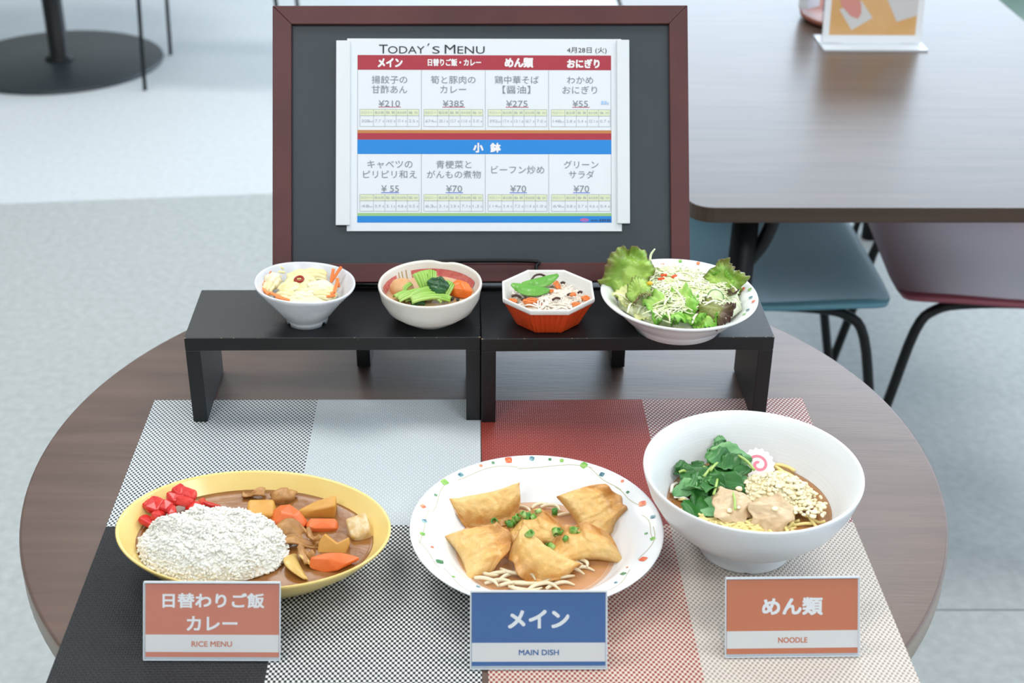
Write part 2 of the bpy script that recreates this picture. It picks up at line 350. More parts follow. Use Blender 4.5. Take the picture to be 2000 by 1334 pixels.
# ---- placemats
def placemat(name, lx, ly, ang, label, q):
    W, D = .3498, .4546; e = empty(name, (lx, ly, T), (0, 0, ang)); tag(e, label, 'placemat', 'woven placemats')
    for (i, j), (n, a, b_, gap, thr) in q.items():
        m = weave_mat(n, a, b_, gap, thr)
        x0 = i*W/2; y1 = -j*D/2
        o = obj('woven_panel', MB().box(x0, x0+W/2, y1-D/2, y1, .0001, .0009).mesh('woven_panel'), m, e, label=n.replace('_', ' '))
placemat('placemat', -.3592, .1092, radians(1.628), 'black and white checked woven placemat under the curry dish', {
    (0, 0): ('black_and_white_dotted_weave', 'd8dee2', '16181c', .75, -.25), (1, 0): ('white_weave', 'd3dbdf', 'c2ccd2', .82, 0),
    (0, 1): ('black_weave', '26282b', '191b1e', .6, 0), (1, 1): ('white_dotted_black_weave', 'e8eaeb', '101215', .8, .05)})
placemat('placemat', -.0095, .1164, radians(2.343), 'red and beige checked woven placemat under the noodle bowl', {
    (0, 0): ('brick_red_weave', 'a8463c', '8e3a32', .72, 0), (1, 0): ('white_dotted_red_weave', 'd9d2cd', '8a4444', .85, .12),
    (0, 1): ('beige_and_red_weave', 'd6c6b8', '96403a', .8, -.12), (1, 1): ('beige_weave', 'd8cec4', '9a8f88', .8, -.25)})
TM = T + .0010                             # top of the mats

# ---- risers
RW, RD, RH, RT = .3005, .1085, .1003, .0150
RZ = T + .0010 + RH
def riser(x, y, ang, label):
    e = empty('display_riser', (x, y, T+.0010), (0, 0, ang)); tag(e, label, 'riser', 'black wooden display risers')
    o = obj('top_board', MB().box(0, RW, 0, RD, RH-RT, RH).mesh('top_board'), M_riser, e); mods(o, bevel=.0007, seg=1)
    for x0 in (0, RW-RT):
        o = obj('leg_panel', MB().box(x0, x0+RT, .0004, RD-.0004, 0, RH-RT).mesh('leg_panel'), M_riser, e); mods(o, bevel=.0006, seg=1)
    mb = MB(); rnd = random.Random(x)
    for k in range(9):
        px = rnd.uniform(0, RW); w_ = rnd.uniform(.0004, .0022); mb.box(px, min(px+w_, RW), -.0001, .0003, RH-.0005, RH+.0001)
    for px in (0, RW-.002): mb.box(px-.0001, px+.0021, -.0002, .0008, RH-.0007, RH+.0001)
    obj('worn_edge', mb.mesh('worn_edge'), mat('bare_wood_chip', '8a7c68', .7), e, label='pale chipped edge')['kind'] = 'stuff'
    return e
riser(-.3086, .0659, radians(1.9), 'black wooden riser under the cabbage and bok choy bowls')
riser(-.0073, .0720, radians(2.3), 'black wooden riser under the octagonal bowl and salad dish')
riser(-.1496, .1860, radians(1.2), 'black wooden riser behind, carrying the framed menu board')

# ---- framed menu board
BL = Vector((-.2350, .1845, RZ+.006)); BR = Vector((.215, .1925, RZ+.006))
u = (BR-BL).normalized(); up = Vector((-.0075, .153, .258)); up = (up - u*up.dot(u)).normalized(); nr = u.cross(up)     # nr faces the camera
if nr.y > 0: nr = -nr
FM = Matrix((u, up, nr)).transposed().to_4x4(); FM.translation = BL
FM = FM @ Matrix.Translation((.2238, .15, 0)) @ Matrix.Rotation(radians(.5), 4, 'Z') @ Matrix.Translation((-.225, -.15, 0))
PXM = 1797.0
FW, FH, FR = .4505, .3005, .0203
fr = empty('menu_board'); fr.matrix_world = FM; tag(fr, 'dark slate board in a reddish-brown wooden frame', 'board')
M_frame = mat('reddish_brown_wood', '48191a', .45, col2='532123', scale=12, stretch=(1, 1, 1), bump=.06, bscale=160)
FT = .012
def rail(name, pts):
    v = [(x, y, z) for z in (-.010, FT) for x, y in pts]; n = len(pts)
    f = [tuple(reversed(range(n))), tuple(range(n, 2*n))] + [(i, (i+1) % n, n+(i+1) % n, n+i) for i in range(n)]
    o = obj(name, mesh(name, v, f, None, False), M_frame, fr); mods(o, bevel=.0008, seg=2); return o
rail('frame_rail', [(0, FH), (FR, FH-FR), (FW-FR, FH-FR), (FW, FH)])
rail('frame_rail', [(0, 0), (FW, 0), (FW-FR, FR), (FR, FR)])
rail('frame_rail', [(0, 0), (FR, FR), (FR, FH-FR), (0, FH)])
rail('frame_rail', [(FW, 0), (FW, FH), (FW-FR, FH-FR), (FW-FR, FR)])
obj('slate_panel', MB().box(FR-.002, FW-.002-FR+.004, FR-.002, FH-FR+.002, -.008, .0065).mesh('slate_panel'), mat('slate_board', '28323a', .45, col2='2d3840', scale=8, bump=.03, bscale=300), fr)
# wire easel holding the board
es = empty('plate_easel'); es.matrix_world = FM; tag(es, 'black bent-wire easel holding the menu board up', 'easel')
x0, x1 = .179, .2845; zf = FT+.006; yh = .0215
lip = smoothpts([(x0, -.001, -.02), (x0, -.001, zf-.006), (x0+.0006, .003, zf), (x0+.0006, yh-.006, zf), (x0+.006, yh, zf), (x1-.006, yh, zf), (x1-.0006, yh-.006, zf), (x1-.0006, .003, zf), (x1, -.001, zf-.006), (x1, -.001, -.02)], 5)
lip = [Vector((p.x, max(p.y, -.0015), p.z)) for p in lip]
v, f = tube(lip, .0021, 8); obj('wire_lip', mesh('wire_lip', v, f), M_black_tube, es)
iv = FM.inverted()
for xx in (x0, x1):
    top = Vector((xx, .22, -.013)); bot = Vector((xx, -.001, -.0135)); foot = iv @ Vector(((FM @ top).x,   .285, RZ+.0035))
    v, f = tube([bot, top], .0021, 8); obj('wire_upright', mesh('wire_upright', v, f), M_black_tube, es)
    v, f = tube([top, foot], .0021, 8); obj('wire_back_leg', mesh('wire_back_leg', v, f), M_black_tube, es)

# ---- menu sheet
def bx(px): return (px-534.3)/PXM
def by(py): return (550.5-py)/PXM
ms = empty('menu_sheet'); ms.matrix_world = FM @ Matrix.Translation((0, 0, .0072)); tag(ms, "white printed today's menu sheet held on the slate board", 'menu')
SK = radians(-.35)
ms.matrix_world = ms.matrix_world @ Matrix.Translation((bx(945), by(262), 0)) @ Matrix.Rotation(radians(-.22), 4, 'Z') @ Matrix.Translation((-bx(945), -by(262), 0))
pap = obj('paper', MB().box(bx(678), bx(1213), by(451.5), by(74.5), 0, .0012).mesh('paper'), mat('white_paper', 'dde2e8', .5, spec=.4), ms)
for a, b_, c, d in ((657, 684, 440.5, 79.5), (1204, 1228.5, 437, 77)):
    o = obj('holder_strip', MB().box(bx(a), bx(b_), by(c), by(d), -.0004, .0042).mesh('holder_strip'), mat('white_plastic', 'd9dee3', .35), ms); mods(o, bevel=.0006)
ZP = .0013
INK = {'ink': mat('dark_ink', '2a3036', .6), 'wht': mat('white_print', 'e8e4e6', .6), 'gry': mat('grey_ink', '7d868e', .6), 'sml': mat('faint_grey_ink', 'a9b2ba', .6)}
def bar(name, x0, x1, y0, y1, col, z=ZP):
    obj(name, MB().quad(bx(x0), bx(x1), by(y1), by(y0), z).mesh(name), mat('print_'+col, col, .55), pap)
XL, XR = 698.2, 1193.2
bar('header_band', XL, XR, 107, 136, 'a52a3c'); bar('orange_band', XL, XR, 254, 260, 'bd7c45'); bar('red_band', XL, XR, 260, 272.8, 'a52a3c')
bar('blue_band', XL, XR, 272.8, 301, '0a80d0'); bar('green_band', XL, XR, 416.2, 422, '93bd80'); bar('blue_band', XL, XR, 422, 435, '0a80d0')
tx = {k: MB() for k in INK}
for s, o_, a, b_, c, d, k in MENU: put_text(tx[k], s, o_, bx(a), bx(b_), by(d), by(c), ZP+.0002)
ul = MB(); ulb = MB(); rules = MB(); yb = MB()
for a, b_ in ((739, 782.7), (863.5, 907.5), (987, 1031.5), (1117, 1151)): obj('red_underline', MB().quad(bx(a), bx(b_), by(209.5), by(208.3), ZP+.0001).mesh('u'), mat('print_red_line', 'b52c45', .6), pap)
for a, b_ in ((744.5, 779.5), (870, 904), (994.5, 1028), (1118, 1151)): obj('blue_underline', MB().quad(bx(a), bx(b_), by(377), by(375.7), ZP+.0001).mesh('u'), mat('print_blue_line', '3b66cf', .6), pap)
def vl(x, y0, y1, w_=.55): rules.quad(bx(x-w_), bx(x+w_), by(y1), by(y0), ZP+.0001)
def hl(y, x0, x1, w_=.5): rules.quad(bx(x0), bx(x1), by(y+w_), by(y-w_), ZP+.0001)
for y0, y1 in ((136, 254), (301, 416)):
    for x in (XL+.5, 822.8, 947.2, 1070.8, XR-.5): vl(x, y0, y1, .45)
for r, (ya, yb_, ym) in enumerate(((213.4, 247, 226), (379.8, 412.6, 392.3))):
    for k, ox in enumerate(COLX):
        xa, xb = 703.2+ox, 818.2+ox
        obj('nutrition_header_band', MB().quad(bx(xa), bx(xb), by(ym), by(ya), ZP).mesh('y'), mat('print_yellow_green', 'd8dfbc', .6), pap)
        for x in (xa, 729.6+ox, 751.8+ox, 773.5+ox, 795.5+ox, xb): vl(x, ya, yb_, .4)
        for y in (ya, ym, yb_): hl(y, xa, xb, .4)
        xs = (703.2, 729.6, 751.8, 773.5, 795.5, 818.2)
        for q in range(5):
            a, b_ = xs[q]+ox, xs[q+1]+ox
            put_text(tx['sml'], HEADS[q], 0.0, bx(a+2), bx(b_-2), by(222.5-213.4+ya), by(217.2-213.4+ya), ZP+.0002)
            put_text(tx['sml'], VALS[r][k][q], 0.0, bx(a+3), bx(b_-8), by(ya+25.5), by(ya+20), ZP+.0002)
            put_text(tx['sml'], 'kcal' if q == 0 else 'g', 0.0, bx(b_-(7.5 if q == 0 else 4.8)), bx(b_-1.6), by(ya+25.5), by(ya+21.8), ZP+.0002)
obj('table_rule', rules.mesh('r'), mat('print_rule', 'a4adb6', .6), pap)['kind'] = 'stuff'
for k, m in tx.items():
    o_ = {'ink': 'title_lettering', 'wht': 'heading_lettering', 'gry': 'dish_lettering', 'sml': 'nutrition_lettering'}[k]
    if k == 'wht': pass
    obj(o_, m.mesh(o_), INK[k], pap)['kind'] = 'stuff'
mb = MB()
for a, b_, c, d in ((1173.6, 1178.5, 196.5, 203.5), (1180, 1184, 196.5, 203.5), (1185, 1188, 199.5, 203.5)): mb.quad(bx(a), bx(b_), by(d), by(c), ZP+.0002)
obj('blue_stamp', mb.mesh('s'), mat('print_pale_blue', 'a3c3e6', .6), pap)['kind'] = 'stuff'
mb = MB()
mb.add([(bx(1140+8.5*cos(t)), by(430-3.6*sin(t)), ZP+.0002) for t in [2*pi*k/24 for k in range(24)]], [tuple(range(24))]); obj('company_emblem', mb.mesh('e'), mat('print_pink', 'c25a94', .6), pap)
mb = MB(); mb.quad(bx(1134), bx(1146), by(432.4), by(430.2), ZP+.0003); obj('emblem_stripe', mb.mesh('e'), mat('print_violet', '7a7ad0', .6), pap)
mb = MB(); put_text(mb, '株式会社', .01, bx(1152.5), bx(1166.5), by(432.5), by(428.5), ZP+.0002)
for a, b_ in ((1169, 1173), (1174, 1178), (1178.8, 1182), (1183.5, 1187), (1187.6, 1191)):
    for yy in (428, 429.8, 431.6): mb.quad(bx(a), bx(b_), by(yy+1), by(yy), ZP+.0002)
    mb.quad(bx((a+b_)/2-.5), bx((a+b_)/2+.5), by(432.6), by(428), ZP+.0003)
obj('company_lettering', mb.mesh('e'), mat('print_navy', '1f3f78', .6), pap)['kind'] = 'stuff'

# ---- acrylic dish cards
CW = .1115
def card(cdef, bl, ang, lean, tint, name_label):
    e = empty('dish_card', bl, (0, 0, ang)); tag(e, name_label, 'sign', 'acrylic dish name cards')
    x0, x1, y0, y1 = cdef['rect']; S = CW/(x1-x0); Hc = (y1-y0)*S*1.0
    px = lambda x: (x-x0)*S
    py = lambda y: (y1-y)*S
    R = Matrix.Rotation(pi/2 - lean, 4, 'X')        # sheet stands up and leans away
    def part(nm, mb, m, lb=None, par=None):
        me = mb.mesh(nm); me.transform(R); return obj(nm, me, m, par or e, label=lb)
    k = .0012
    part('clear_front_sheet', MB().box(0, CW, 0, Hc, .0011, .0021), M_acr)
    part('clear_back_sheet', MB().box(0, CW, 0, Hc, -.0016, -.0006), mat('card_backing', 'dfe3e6', .4))
    ed = MB()
    z0_, z1_ = .0010, .0023
    ed.box(-.0003, .0003, 0, Hc, z0_, z1_).box(CW-.0003, CW+.0003, 0, Hc, z0_, z1_).box(0, CW, -.0003, .0003, z0_, z1_).box(0, CW, Hc-.0004, Hc+.0008, -.0016, z1_)
    part('clear_edge', ed, M_acr_edge)['kind'] = 'stuff'
    ins = part('printed_insert', MB().box(.0012, CW-.0012, .0022, Hc-.0012, -.0004, .0002), mat('card_'+tint, tint, .5))
    part('white_band', MB().quad(.0012, CW-.0012, py(cdef['band'][1]), py(cdef['band'][0]), .00035), mat('card_white', 'e8e3df', .5), par=ins)
    mb = MB()
    for s, o_, a, b_, c, d in cdef['t']: put_text(mb, s, o_, px(a), px(b_), py(d), py(c), .0005)
    part('dish_lettering', mb, mat('card_lettering', 'f4f2f0', .5), par=ins)['kind'] = 'stuff'
    mb = MB(); s, a, b_, c, d = cdef['e']; put_text(mb, s, .03, px(a), px(b_), py(d), py(c), .0005)
    part('english_lettering', mb, mat('cardtext_'+tint, tint, .5), par=ins)['kind'] = 'stuff'
    ft = obj('clear_foot', MB().box(0, CW, .0, .040, .0, .0012).mesh('f'), M_acr, e)
    return e
card(CARDS[0], (-.2745, -.3000, TM+.0006), radians(.8), radians(28), 'd4795c', 'salmon acrylic card reading RICE MENU before the curry')
card(CARDS[1], (-.0068, -.3060, TM+.0006), radians(1.3), radians(28), '1c5c9e', 'blue acrylic card reading MAIN DISH before the dumpling plate')
card(CARDS[2], (.2035, -.2880, TM+.0006), radians(2.0), radians(27), 'd2703f', 'orange acrylic card reading NOODLE before the noodle bowl')

# ================================================================== FAR FURNITURE
def rrect(x0, x1, y0, y1, r, n=6):
    pts = []
    for cx, cy, a0 in ((x1-r, y1-r, 0), (x0+r, y1-r, pi/2), (x0+r, y0+r, pi), (x1-r, y0+r, 1.5*pi)):
        for k in range(n+1): a = a0 + pi/2*k/n; pts.append((cx+r*cos(a), cy+r*sin(a)))
    return pts
def prism(pts, z0, z1):
    n = len(pts); v = [(x, y, z) for z in (z0, z1) for x, y in pts]
    return v, [tuple(reversed(range(n))), tuple(range(n, 2*n))] + [(i, (i+1) % n, n+(i+1) % n, n+i) for i in range(n)]
ft = empty('dining_table', (.2725, .648, 0), (0, 0, radians(1.7))); tag(ft, 'long brown wood dining table behind the menu board', 'table')
FTW, FTL = .80, 1.55
v, f = prism(rrect(0, FTW, 0, FTL, .035), T-.0225, T-.0006); obj('edge_band', mesh('e', v, f, None, False), mat('dark_walnut_edge', '3f2d21', .45, col2='4b372a', scale=10, stretch=(.3, 1, 6)), ft)
v, f = prism(rrect(.001, FTW-.001, .001, FTL-.001, .034), T-.0006, T); obj('tabletop', mesh('t', v, f, None, False), M_far, ft)
v, f = prism(rrect(.0, FTW, .0, FTL, .035), T-.0012, T-.0004)
for lx, ly, sx, sy in ((.10, .09, 1, 1), (FTW-.10, .09, -1, 1), (.10, FTL-.09, 1, -1), (FTW-.10, FTL-.09, -1, -1)):
    v, f = tube([(lx, ly, T-.0225), (lx-.012*sx, ly-.01*sy, 0)], .02, 16); obj('leg', mesh('leg', v, f), M_black_tube, ft)
    v, f = tube(smoothpts([(lx+.006*sx, ly, T-.13), (lx+.028*sx, ly+.0, T-.095), (lx+.042*sx, ly, T-.05), (lx+.045*sx, ly, T-.024)], 4), .011, 10); obj('brace', mesh('brace', v, f), M_black_tube, ft)
obj('apron_rail', MB().box(.08, FTW-.08, .075, .1, T-.04, T-.0225).mesh('r'), M_black_tube, ft); obj('apron_rail', MB().box(.08, FTW-.08, FTL-.1, FTL-.075, T-.04, T-.0225).mesh('r'), M_black_tube, ft)

PROF = smoothpts([(.225, .440, 0), (.208, .446, 0), (.14, .448, 0), (.0, .440, 0), (-.11, .441, 0), (-.175, .462, 0), (-.212, .52, 0), (-.235, .62, 0), (-.255, .72, 0), (-.268, .80, 0)], 3)
def shell_fn(u, v):
    k = u*(len(PROF)-1); i = min(int(k), len(PROF)-2); p = PROF[i].lerp(PROF[i+1], k-i)
    s = 2*v-1
    w_ = .232 if u < .5 else .232 - .03*((u-.5)/.5)
    e = 1.0
    if u < .40: e = .46 + .54*sqrt(max(0, 1-((.40-u)/.40)**2.6))
    if u > .80: e = .62 + .38*sqrt(max(0, 1-((u-.80)/.20)**2))
    x = s*w_*e
    lift = .016*abs(s)**3*(1 if u > .34 else max(0, u-.1)/.24)
    dy = dz = 0
    if u < .5: dz = lift
    else: dy = lift*2.2
    return (x, p.x + dy, p.y + dz)
def chair(loc, ang, m, label, group, lr=.009, straight=False):
    e = empty('shell_chair', loc, (0, 0, ang)); tag(e, label, 'chair', group)
    o = obj('shell_seat', surf('shell', shell_fn, 40, 20), m, e); mods(o, solid=.009, off=0)
    for s in (-1, 1):
        pts = smoothpts([(s*.195, .262, 0), (s*.188, .215, .23), (s*.182, .186, .375), (s*.172, .155, .412), (s*.165, .10, .422), (s*.16, 0, .424), (s*.165, -.10, .422), (s*.172, -.155, .412), (s*.182, -.19, .375), (s*.188, -.225, .23), (s*.195, -.275, 0)], 4)
        if straight: pts = smoothpts([(s*.191, .235, 0), (s*.188, .226, .23), (s*.186, .215, .385), (s*.175, .185, .415), (s*.165, .10, .422), (s*.16, 0, .424), (s*.165, -.10, .422), (s*.175, -.17, .415), (s*.186, -.20, .385), (s*.188, -.215, .23), (s*.191, -.232, 0)], 4)
        v, f = tube(pts, lr, 10); obj('leg_frame', mesh('leg', v, f), M_black_tube, e)
    for y in (.10, -.10):
        v, f = tube([(-.165, y, .421), (.165, y, .421)], lr*.8, 8); obj('cross_bar', mesh('bar', v, f), M_black_tube, e)
    return e
M_teal = mat('teal_plastic', '5a8c9c', .45, bump=.02, bscale=500); M_maroon = mat('maroon_plastic', '8c4654', .42, bump=.02, bscale=500); M_sage = mat('sage_plastic', '7f9a94', .45)
chair((.427, 1.085, 0), radians(-88.5), M_teal, 'teal plastic shell chair tucked under the near table end', 'shell chairs')
chair((.905, 1.105, 0), radians(87), M_maroon, 'maroon plastic shell chair facing the teal one under the table', 'shell chairs')
chair((1.16, 2.36, 0), radians(92), M_sage, 'sage green shell chair at the far right of the long table', 'shell chairs')
chair((-.945, 3.415, 0), radians(90), M_sage, 'thin black legs of a chair beside the far pedestal table', 'shell chairs', .0065, True)

pt = empty('pedestal_table', (-1.535, 3.505, 0)); tag(pt, 'black pedestal table base with round steel foot in the background', 'table')
v, f = lathe([(0, .013), (.338, .012), (.345, .008), (.345, 0), (0, 0)], 72); obj('base_plate', mesh('b', v, f), mat('grey_black_steel', '2e363b', .42), pt)
v, f = lathe([(.05, .013), (.05, .02), (.033, .026), (.033, .69), (.12, .70), (.12, .71)], 32); obj('pole', mesh('p', v, f), M_black_tube, pt)
v, f = lathe([(0, .74), (.44, .74), (.45, .735), (.45, .715), (.44, .71), (0, .71)], 72); obj('tabletop', mesh('t', v, f), M_far, pt)

# ---- things on the far table
ts = empty('acrylic_sign_stand', (.698, 1.418, T), (0, 0, radians(1.5))); tag(ts, 'white sign with a photo of a hand wiping, on the far table', 'sign')
LN = Matrix.Rotation(pi/2 - radians(9), 4, 'X')
def tsp(nm, mb, m, lb=None):
    me = mb.mesh(nm); me.transform(Matrix.Translation((0, .018, .004)) @ LN); return obj(nm, me, m, ts, label=lb)
obj('clear_foot', MB().box(-.098, .098, -.022, .075, 0, .003).mesh('f'), mat('frosted_acrylic', 'cfd6de', .2), ts)
tsp('sign_sheet', MB().box(-.094, .094, 0, .155, -.002, .002), mat('sign_white', 'e3e6ea', .35))
tsp('photo_print', MB().quad(-.082, .082, .015, .145, .0022), mat('sign_tan', 'cf9f66', .4, col2='d8ae7c', scale=10))
def poly(pts, z): return MB().add([(x, y, z) for x, y in pts], [tuple(range(len(pts)))])
tsp('photo_cloth', poly([(-.066, .062), (-.040, .024), (-.002, .047), (-.026, .078), (-.05, .07)], .0024), mat('sign_cloth', 'c9c8c6', .5))
tsp('photo_hand', poly([(-.074, .10), (-.062, .068), (-.044, .05), (-.030, .045), (-.024, .055), (-.026, .072), (-.034, .092), (-.052, .112)], .0026), mat('sign_skin', 'cc8a80', .5))
tsp('photo_box', poly([(.016, .094), (.044, .040), (.082, .052), (.082, .118), (.03, .118)], .0024), mat('sign_box', 'c7c5c4', .5))
v, f = lathe([(0, .004), (.098, .004), (.108, .016), (.112, .017), (.110, .008), (.098, 0), (0, 0)], 48)
tag(obj('condiment_tray', mesh('tray', v, f), mat('reddish_brown_tray', '8f5444', .4), None, (.703, 1.605, T)), 'round reddish-brown tray behind the sign', 'tray')
bt = empty('sauce_bottle', (.648, 1.560, T+.004)); tag(bt, 'white bottle with a purple label on the brown tray', 'bottle')
v, f = lathe([(0, 0), (.019, 0), (.021, .003), (.021, .09), (.017, .105), (.009, .115), (.009, .135), (0, .137)], 32); obj('bottle_body', mesh('b', v, f), mat('white_bottle', 'd8dde4', .3), bt)
v, f = lathe([(.0213, .026), (.0213, .082)], 32); obj('purple_label', mesh('l', v, f), mat('purple_label', '4d4a82', .4), bt)
nb = empty('napkin_holder', (.612, 1.628, T+.0175), (0, 0, radians(40))); tag(nb, 'white napkin packet leaning at the left of the tray', 'napkins')
o = obj('packet', MB().box(-.02, .02, -.012, .012, 0, .10).mesh('n'), mat('white_packet', 'e0e6ec', .5), nb); mods(o, bevel=.003)
o = obj('packet_band', MB().box(-.0205, .0205, -.0125, .0125, .03, .045).mesh('n'), mat('packet_band', 'c9d2da', .5), nb)
sp = empty('seasoning_jar', (.803, 1.560, T+.017)); tag(sp, 'small black jar with white lid at the right of the tray', 'jar')
v, f = lathe([(0, 0), (.013, 0), (.014, .003), (.014, .02), (0, .02)], 24); obj('jar_body', mesh('b', v, f), mat('dark_jar', '2a2b33', .3), sp)
v, f = lathe([(.0145, .02), (.0155, .022), (.0155, .033), (.013, .035), (0, .035)], 24); obj('lid', mesh('b', v, f), mat('white_lid', 'd9dce2', .4), sp)

# ================================================================== DISHES
def bowl(name, prof, m, loc, label, cat='bowl', fr=None, n=72, ax=1, ay=1, ang=0):
    v, f = lathe(prof, n, fr, ax, ay); o = obj(name, mesh(name, v, f), m, None, loc, (0, 0, ang)); tag(o, label, cat); return o
# cabbage bowl
def fr1(a, i, r, z):
    k = z/.0443
    if i in (2, 3) and any(abs((a-a0+pi) % (2*pi)-pi) < .16 for a0 in (3.75, 5.75, 1.6)): z += .0035
    return r*(1+.012*k*sin(2*a+.6)), z + k*k*(-.067*r*cos(a) - .02*r*sin(a) + .0006*sin(3*a))
P1 = [(0, .003), (.0178, .003), (.0185, 0), (.0212, 0), (.0216, .0045), (.0222, .0065), (.026, .0105), (.037, .0255), (.0475, .0385), (.0500, .0415), (.0508, .0432), (.0506, .0446), (.0492, .0449), (.0478, .0435), (.043, .036), (.032, .021), (.02, .012), (0, .010)]
L1 = Vector((-.1887, .1075, RZ))
bowl('small_bowl', P1, mat('white_stoneware', 'dfe1e6', .3, col2='d3d6dd', scale=60, bump=.25, bscale=90), L1, 'small white footed bowl of cabbage with chili', fr=fr1)
# bok choy bowl
def fr2(a, i, r, z):
    k = max(0, (z-.03)/.012); d = ((a-radians(78)+pi) % (2*pi))-pi
    return r*(1+.006*sin(2*a)), z - k*.0024*math.exp(-(d/.17)**2) + .0008*k*sin(a+.5)
P2 = [(0, .002), (.0205, .002), (.0215, 0), (.0237, 0), (.0243, .003), (.0345, .0072), (.0450, .0155), (.0508, .0265), (.0524, .0355), (.0533, .0385), (.0536, .0405), (.0530, .0421), (.0515, .0420), (.0503, .0400), (.0485, .0315), (.0425, .019), (.031, .0095), (.018, .006), (0, .0055)]
L2 = Vector((-.0611, .1145, RZ))
b2 = bowl('small_bowl', P2, mat('cream_stoneware', 'e4e0d8', .28, col2='dcd7cd', scale=40, thr=(.5, .8)), L2, 'round cream bowl with pink inner band holding bok choy', fr=fr2)
IN2 = [(.0055, .018), (.0095, .031), (.019, .0425), (.0315, .0485), (.0400, .0503)]
def band(a0, a1, z0, z1, m, nm):
    def fn(u, v):
        a = radians(a0+(a1-a0)*u); z = z0+(z1-z0)*v; r = interp(IN2, z)-.0004; return (r*cos(a), r*sin(a), z)
    obj(nm, surf(nm, fn, 24, 3), m, b2)
M_pink = mat('pink_glaze', 'c9605f', .35, col2='d98078', scale=200)
band(22, 118, .0265, .0345, M_pink, 'painted_band'); band(140, 178, .0265, .0345, M_pink, 'painted_band'); band(182, 235, .0265, .0345, M_pink, 'painted_band')
for a in (124, 130, 135): band(a, a+1.6, .024, .0365, mat('gold_glaze', 'b59a62', .35), 'painted_stroke')
# octagonal bowl
def oct_(a, R): return R*cos(pi/8)/cos(((a-pi/8) % (pi/4)) - pi/8)
def fr3o(a, i, r, z):
    q = oct_(a, r)
    if 1 <= i <= 5: q += .00055*(1 if int(a/(2*pi)*96) % 2 else -1)*min(1, .4+z/.01)
    return q, z
L3 = Vector((.0603, .1180, RZ)); b3 = empty('octagonal_bowl', L3, (0, 0, radians(1.5))); tag(b3, 'octagonal orange fluted bowl with white inside holding glass noodles', 'bowl')
v, f = lathe([(0, .0), (.0335, 0), (.0352, .0012), (.0405, .012), (.0465, .0235), (.0488, .0272), (.0500, .0285)], 192, fr3o); o = obj('outer_shell', mesh('s', v, f, None, False), mat('orange_lacquer', 'd5491b', .35), b3)
v, f = lathe([(.0500, .0285), (.0508, .0300), (.0511, .0325), (.0507, .0338), (.0494, .0340), (.0482, .0330), (.0450, .026), (.0375, .013), (.032, .005), (.030, .0035), (0, .003)], 96, lambda a, i, r, z: (oct_(a, r), z)); obj('inner_liner', mesh('s', v, f, None, False), mat('white_lacquer', 'ecebe8', .3), b3)
# salad dish
P4 = [(0, .003), (.040, .003), (.042, 0), (.0453, 0), (.0462, .0055), (.0475, .0075), (.056, .0125), (.0665, .0235), (.0725, .0300), (.0790, .0335), (.0806, .0350), (.0808, .0362), (.0800, .0371), (.0785, .0369), (.0712, .0330), (.064, .0265), (.0540, .0155), (.04, .0095), (0, .0080)]
IN4 = [(r, z) for r, z in P4[13:]]
L4 = Vector((.1950, .1094, RZ))
b4 = bowl('salad_dish', P4, M_white_china, L4, 'white salad dish with confetti-dotted rim on the right riser', 'dish', fr=lambda a, i, r, z: (r, z - .017*r*cos(a)*min(1, z/.03)))
# main plate
P5 = [(0, .003), (.052, .003), (.055, 0), (.059, 0), (.061, .005), (.078, .0135), (.092, .0255), (.112, .0343), (.1137, .0357), (.1135, .0367), (.1115, .0367), (.0925, .0300), (.084, .0225), (.0745, .0115), (.0680, .0085), (.06, .0075), (0, .0068)]
L5 = Vector((.0480, -.1580, TM))
b5 = bowl('dinner_plate', P5, mat('white_melamine', 'eceff2', .2), L5, 'white dinner plate with colourful dotted rim holding fried dumplings', 'plate', n=96)
# noodle bowl
P6 = [(0, .004), (.037, .004), (.039, 0), (.042, 0), (.0425, .002), (.0412, .012), (.0425, .0165), (.052, .0215), (.068, .0325), (.0825, .0480), (.0915, .0640), (.0966, .0800), (.0978, .0850), (.0976, .0866), (.0962, .0870), (.0948, .0858), (.0880, .0715), (.0800, .0560), (.0735, .0440), (.062, .031), (.04, .022), (0, .019)]
L6 = Vector((.2404, -.1356, TM))
b6 = bowl('noodle_bowl', P6, mat('matte_white_glaze', 'e9ecef', .3, bump=.15, bscale=40, stretch=(.02, .02, 14)), L6, 'large white footed bowl of noodles with greens and chicken', fr=lambda a, i, r, z: ((r, z + (.0013 if i in (2, 3) and abs(((a-4.62+pi) % (2*pi))-pi) < .07 else 0))), n=96)
# curry dish
P7 = [(0, .003), (.050, .003), (.052, 0), (.058, 0), (.060, .004), (.085, .0150), (.107, .0315), (.1200, .0450), (.1212, .0470), (.1210, .0482), (.1198, .0486), (.1178, .0470), (.1055, .0340), (.092, .0240), (.072, .0145), (.04, .0085), (0, .007)]
L7 = Vector((-.2010, -.1800, TM)); A7 = -.085
b7 = bowl('curry_dish', P7, mat('yellow_glaze', 'eed58a', .2, col2='e6c874', scale=14, thr=(.45, .8)), L7, 'yellow oval dish of curry and rice', 'dish', ax=1, ay=.087/.1215, ang=A7, n=96)

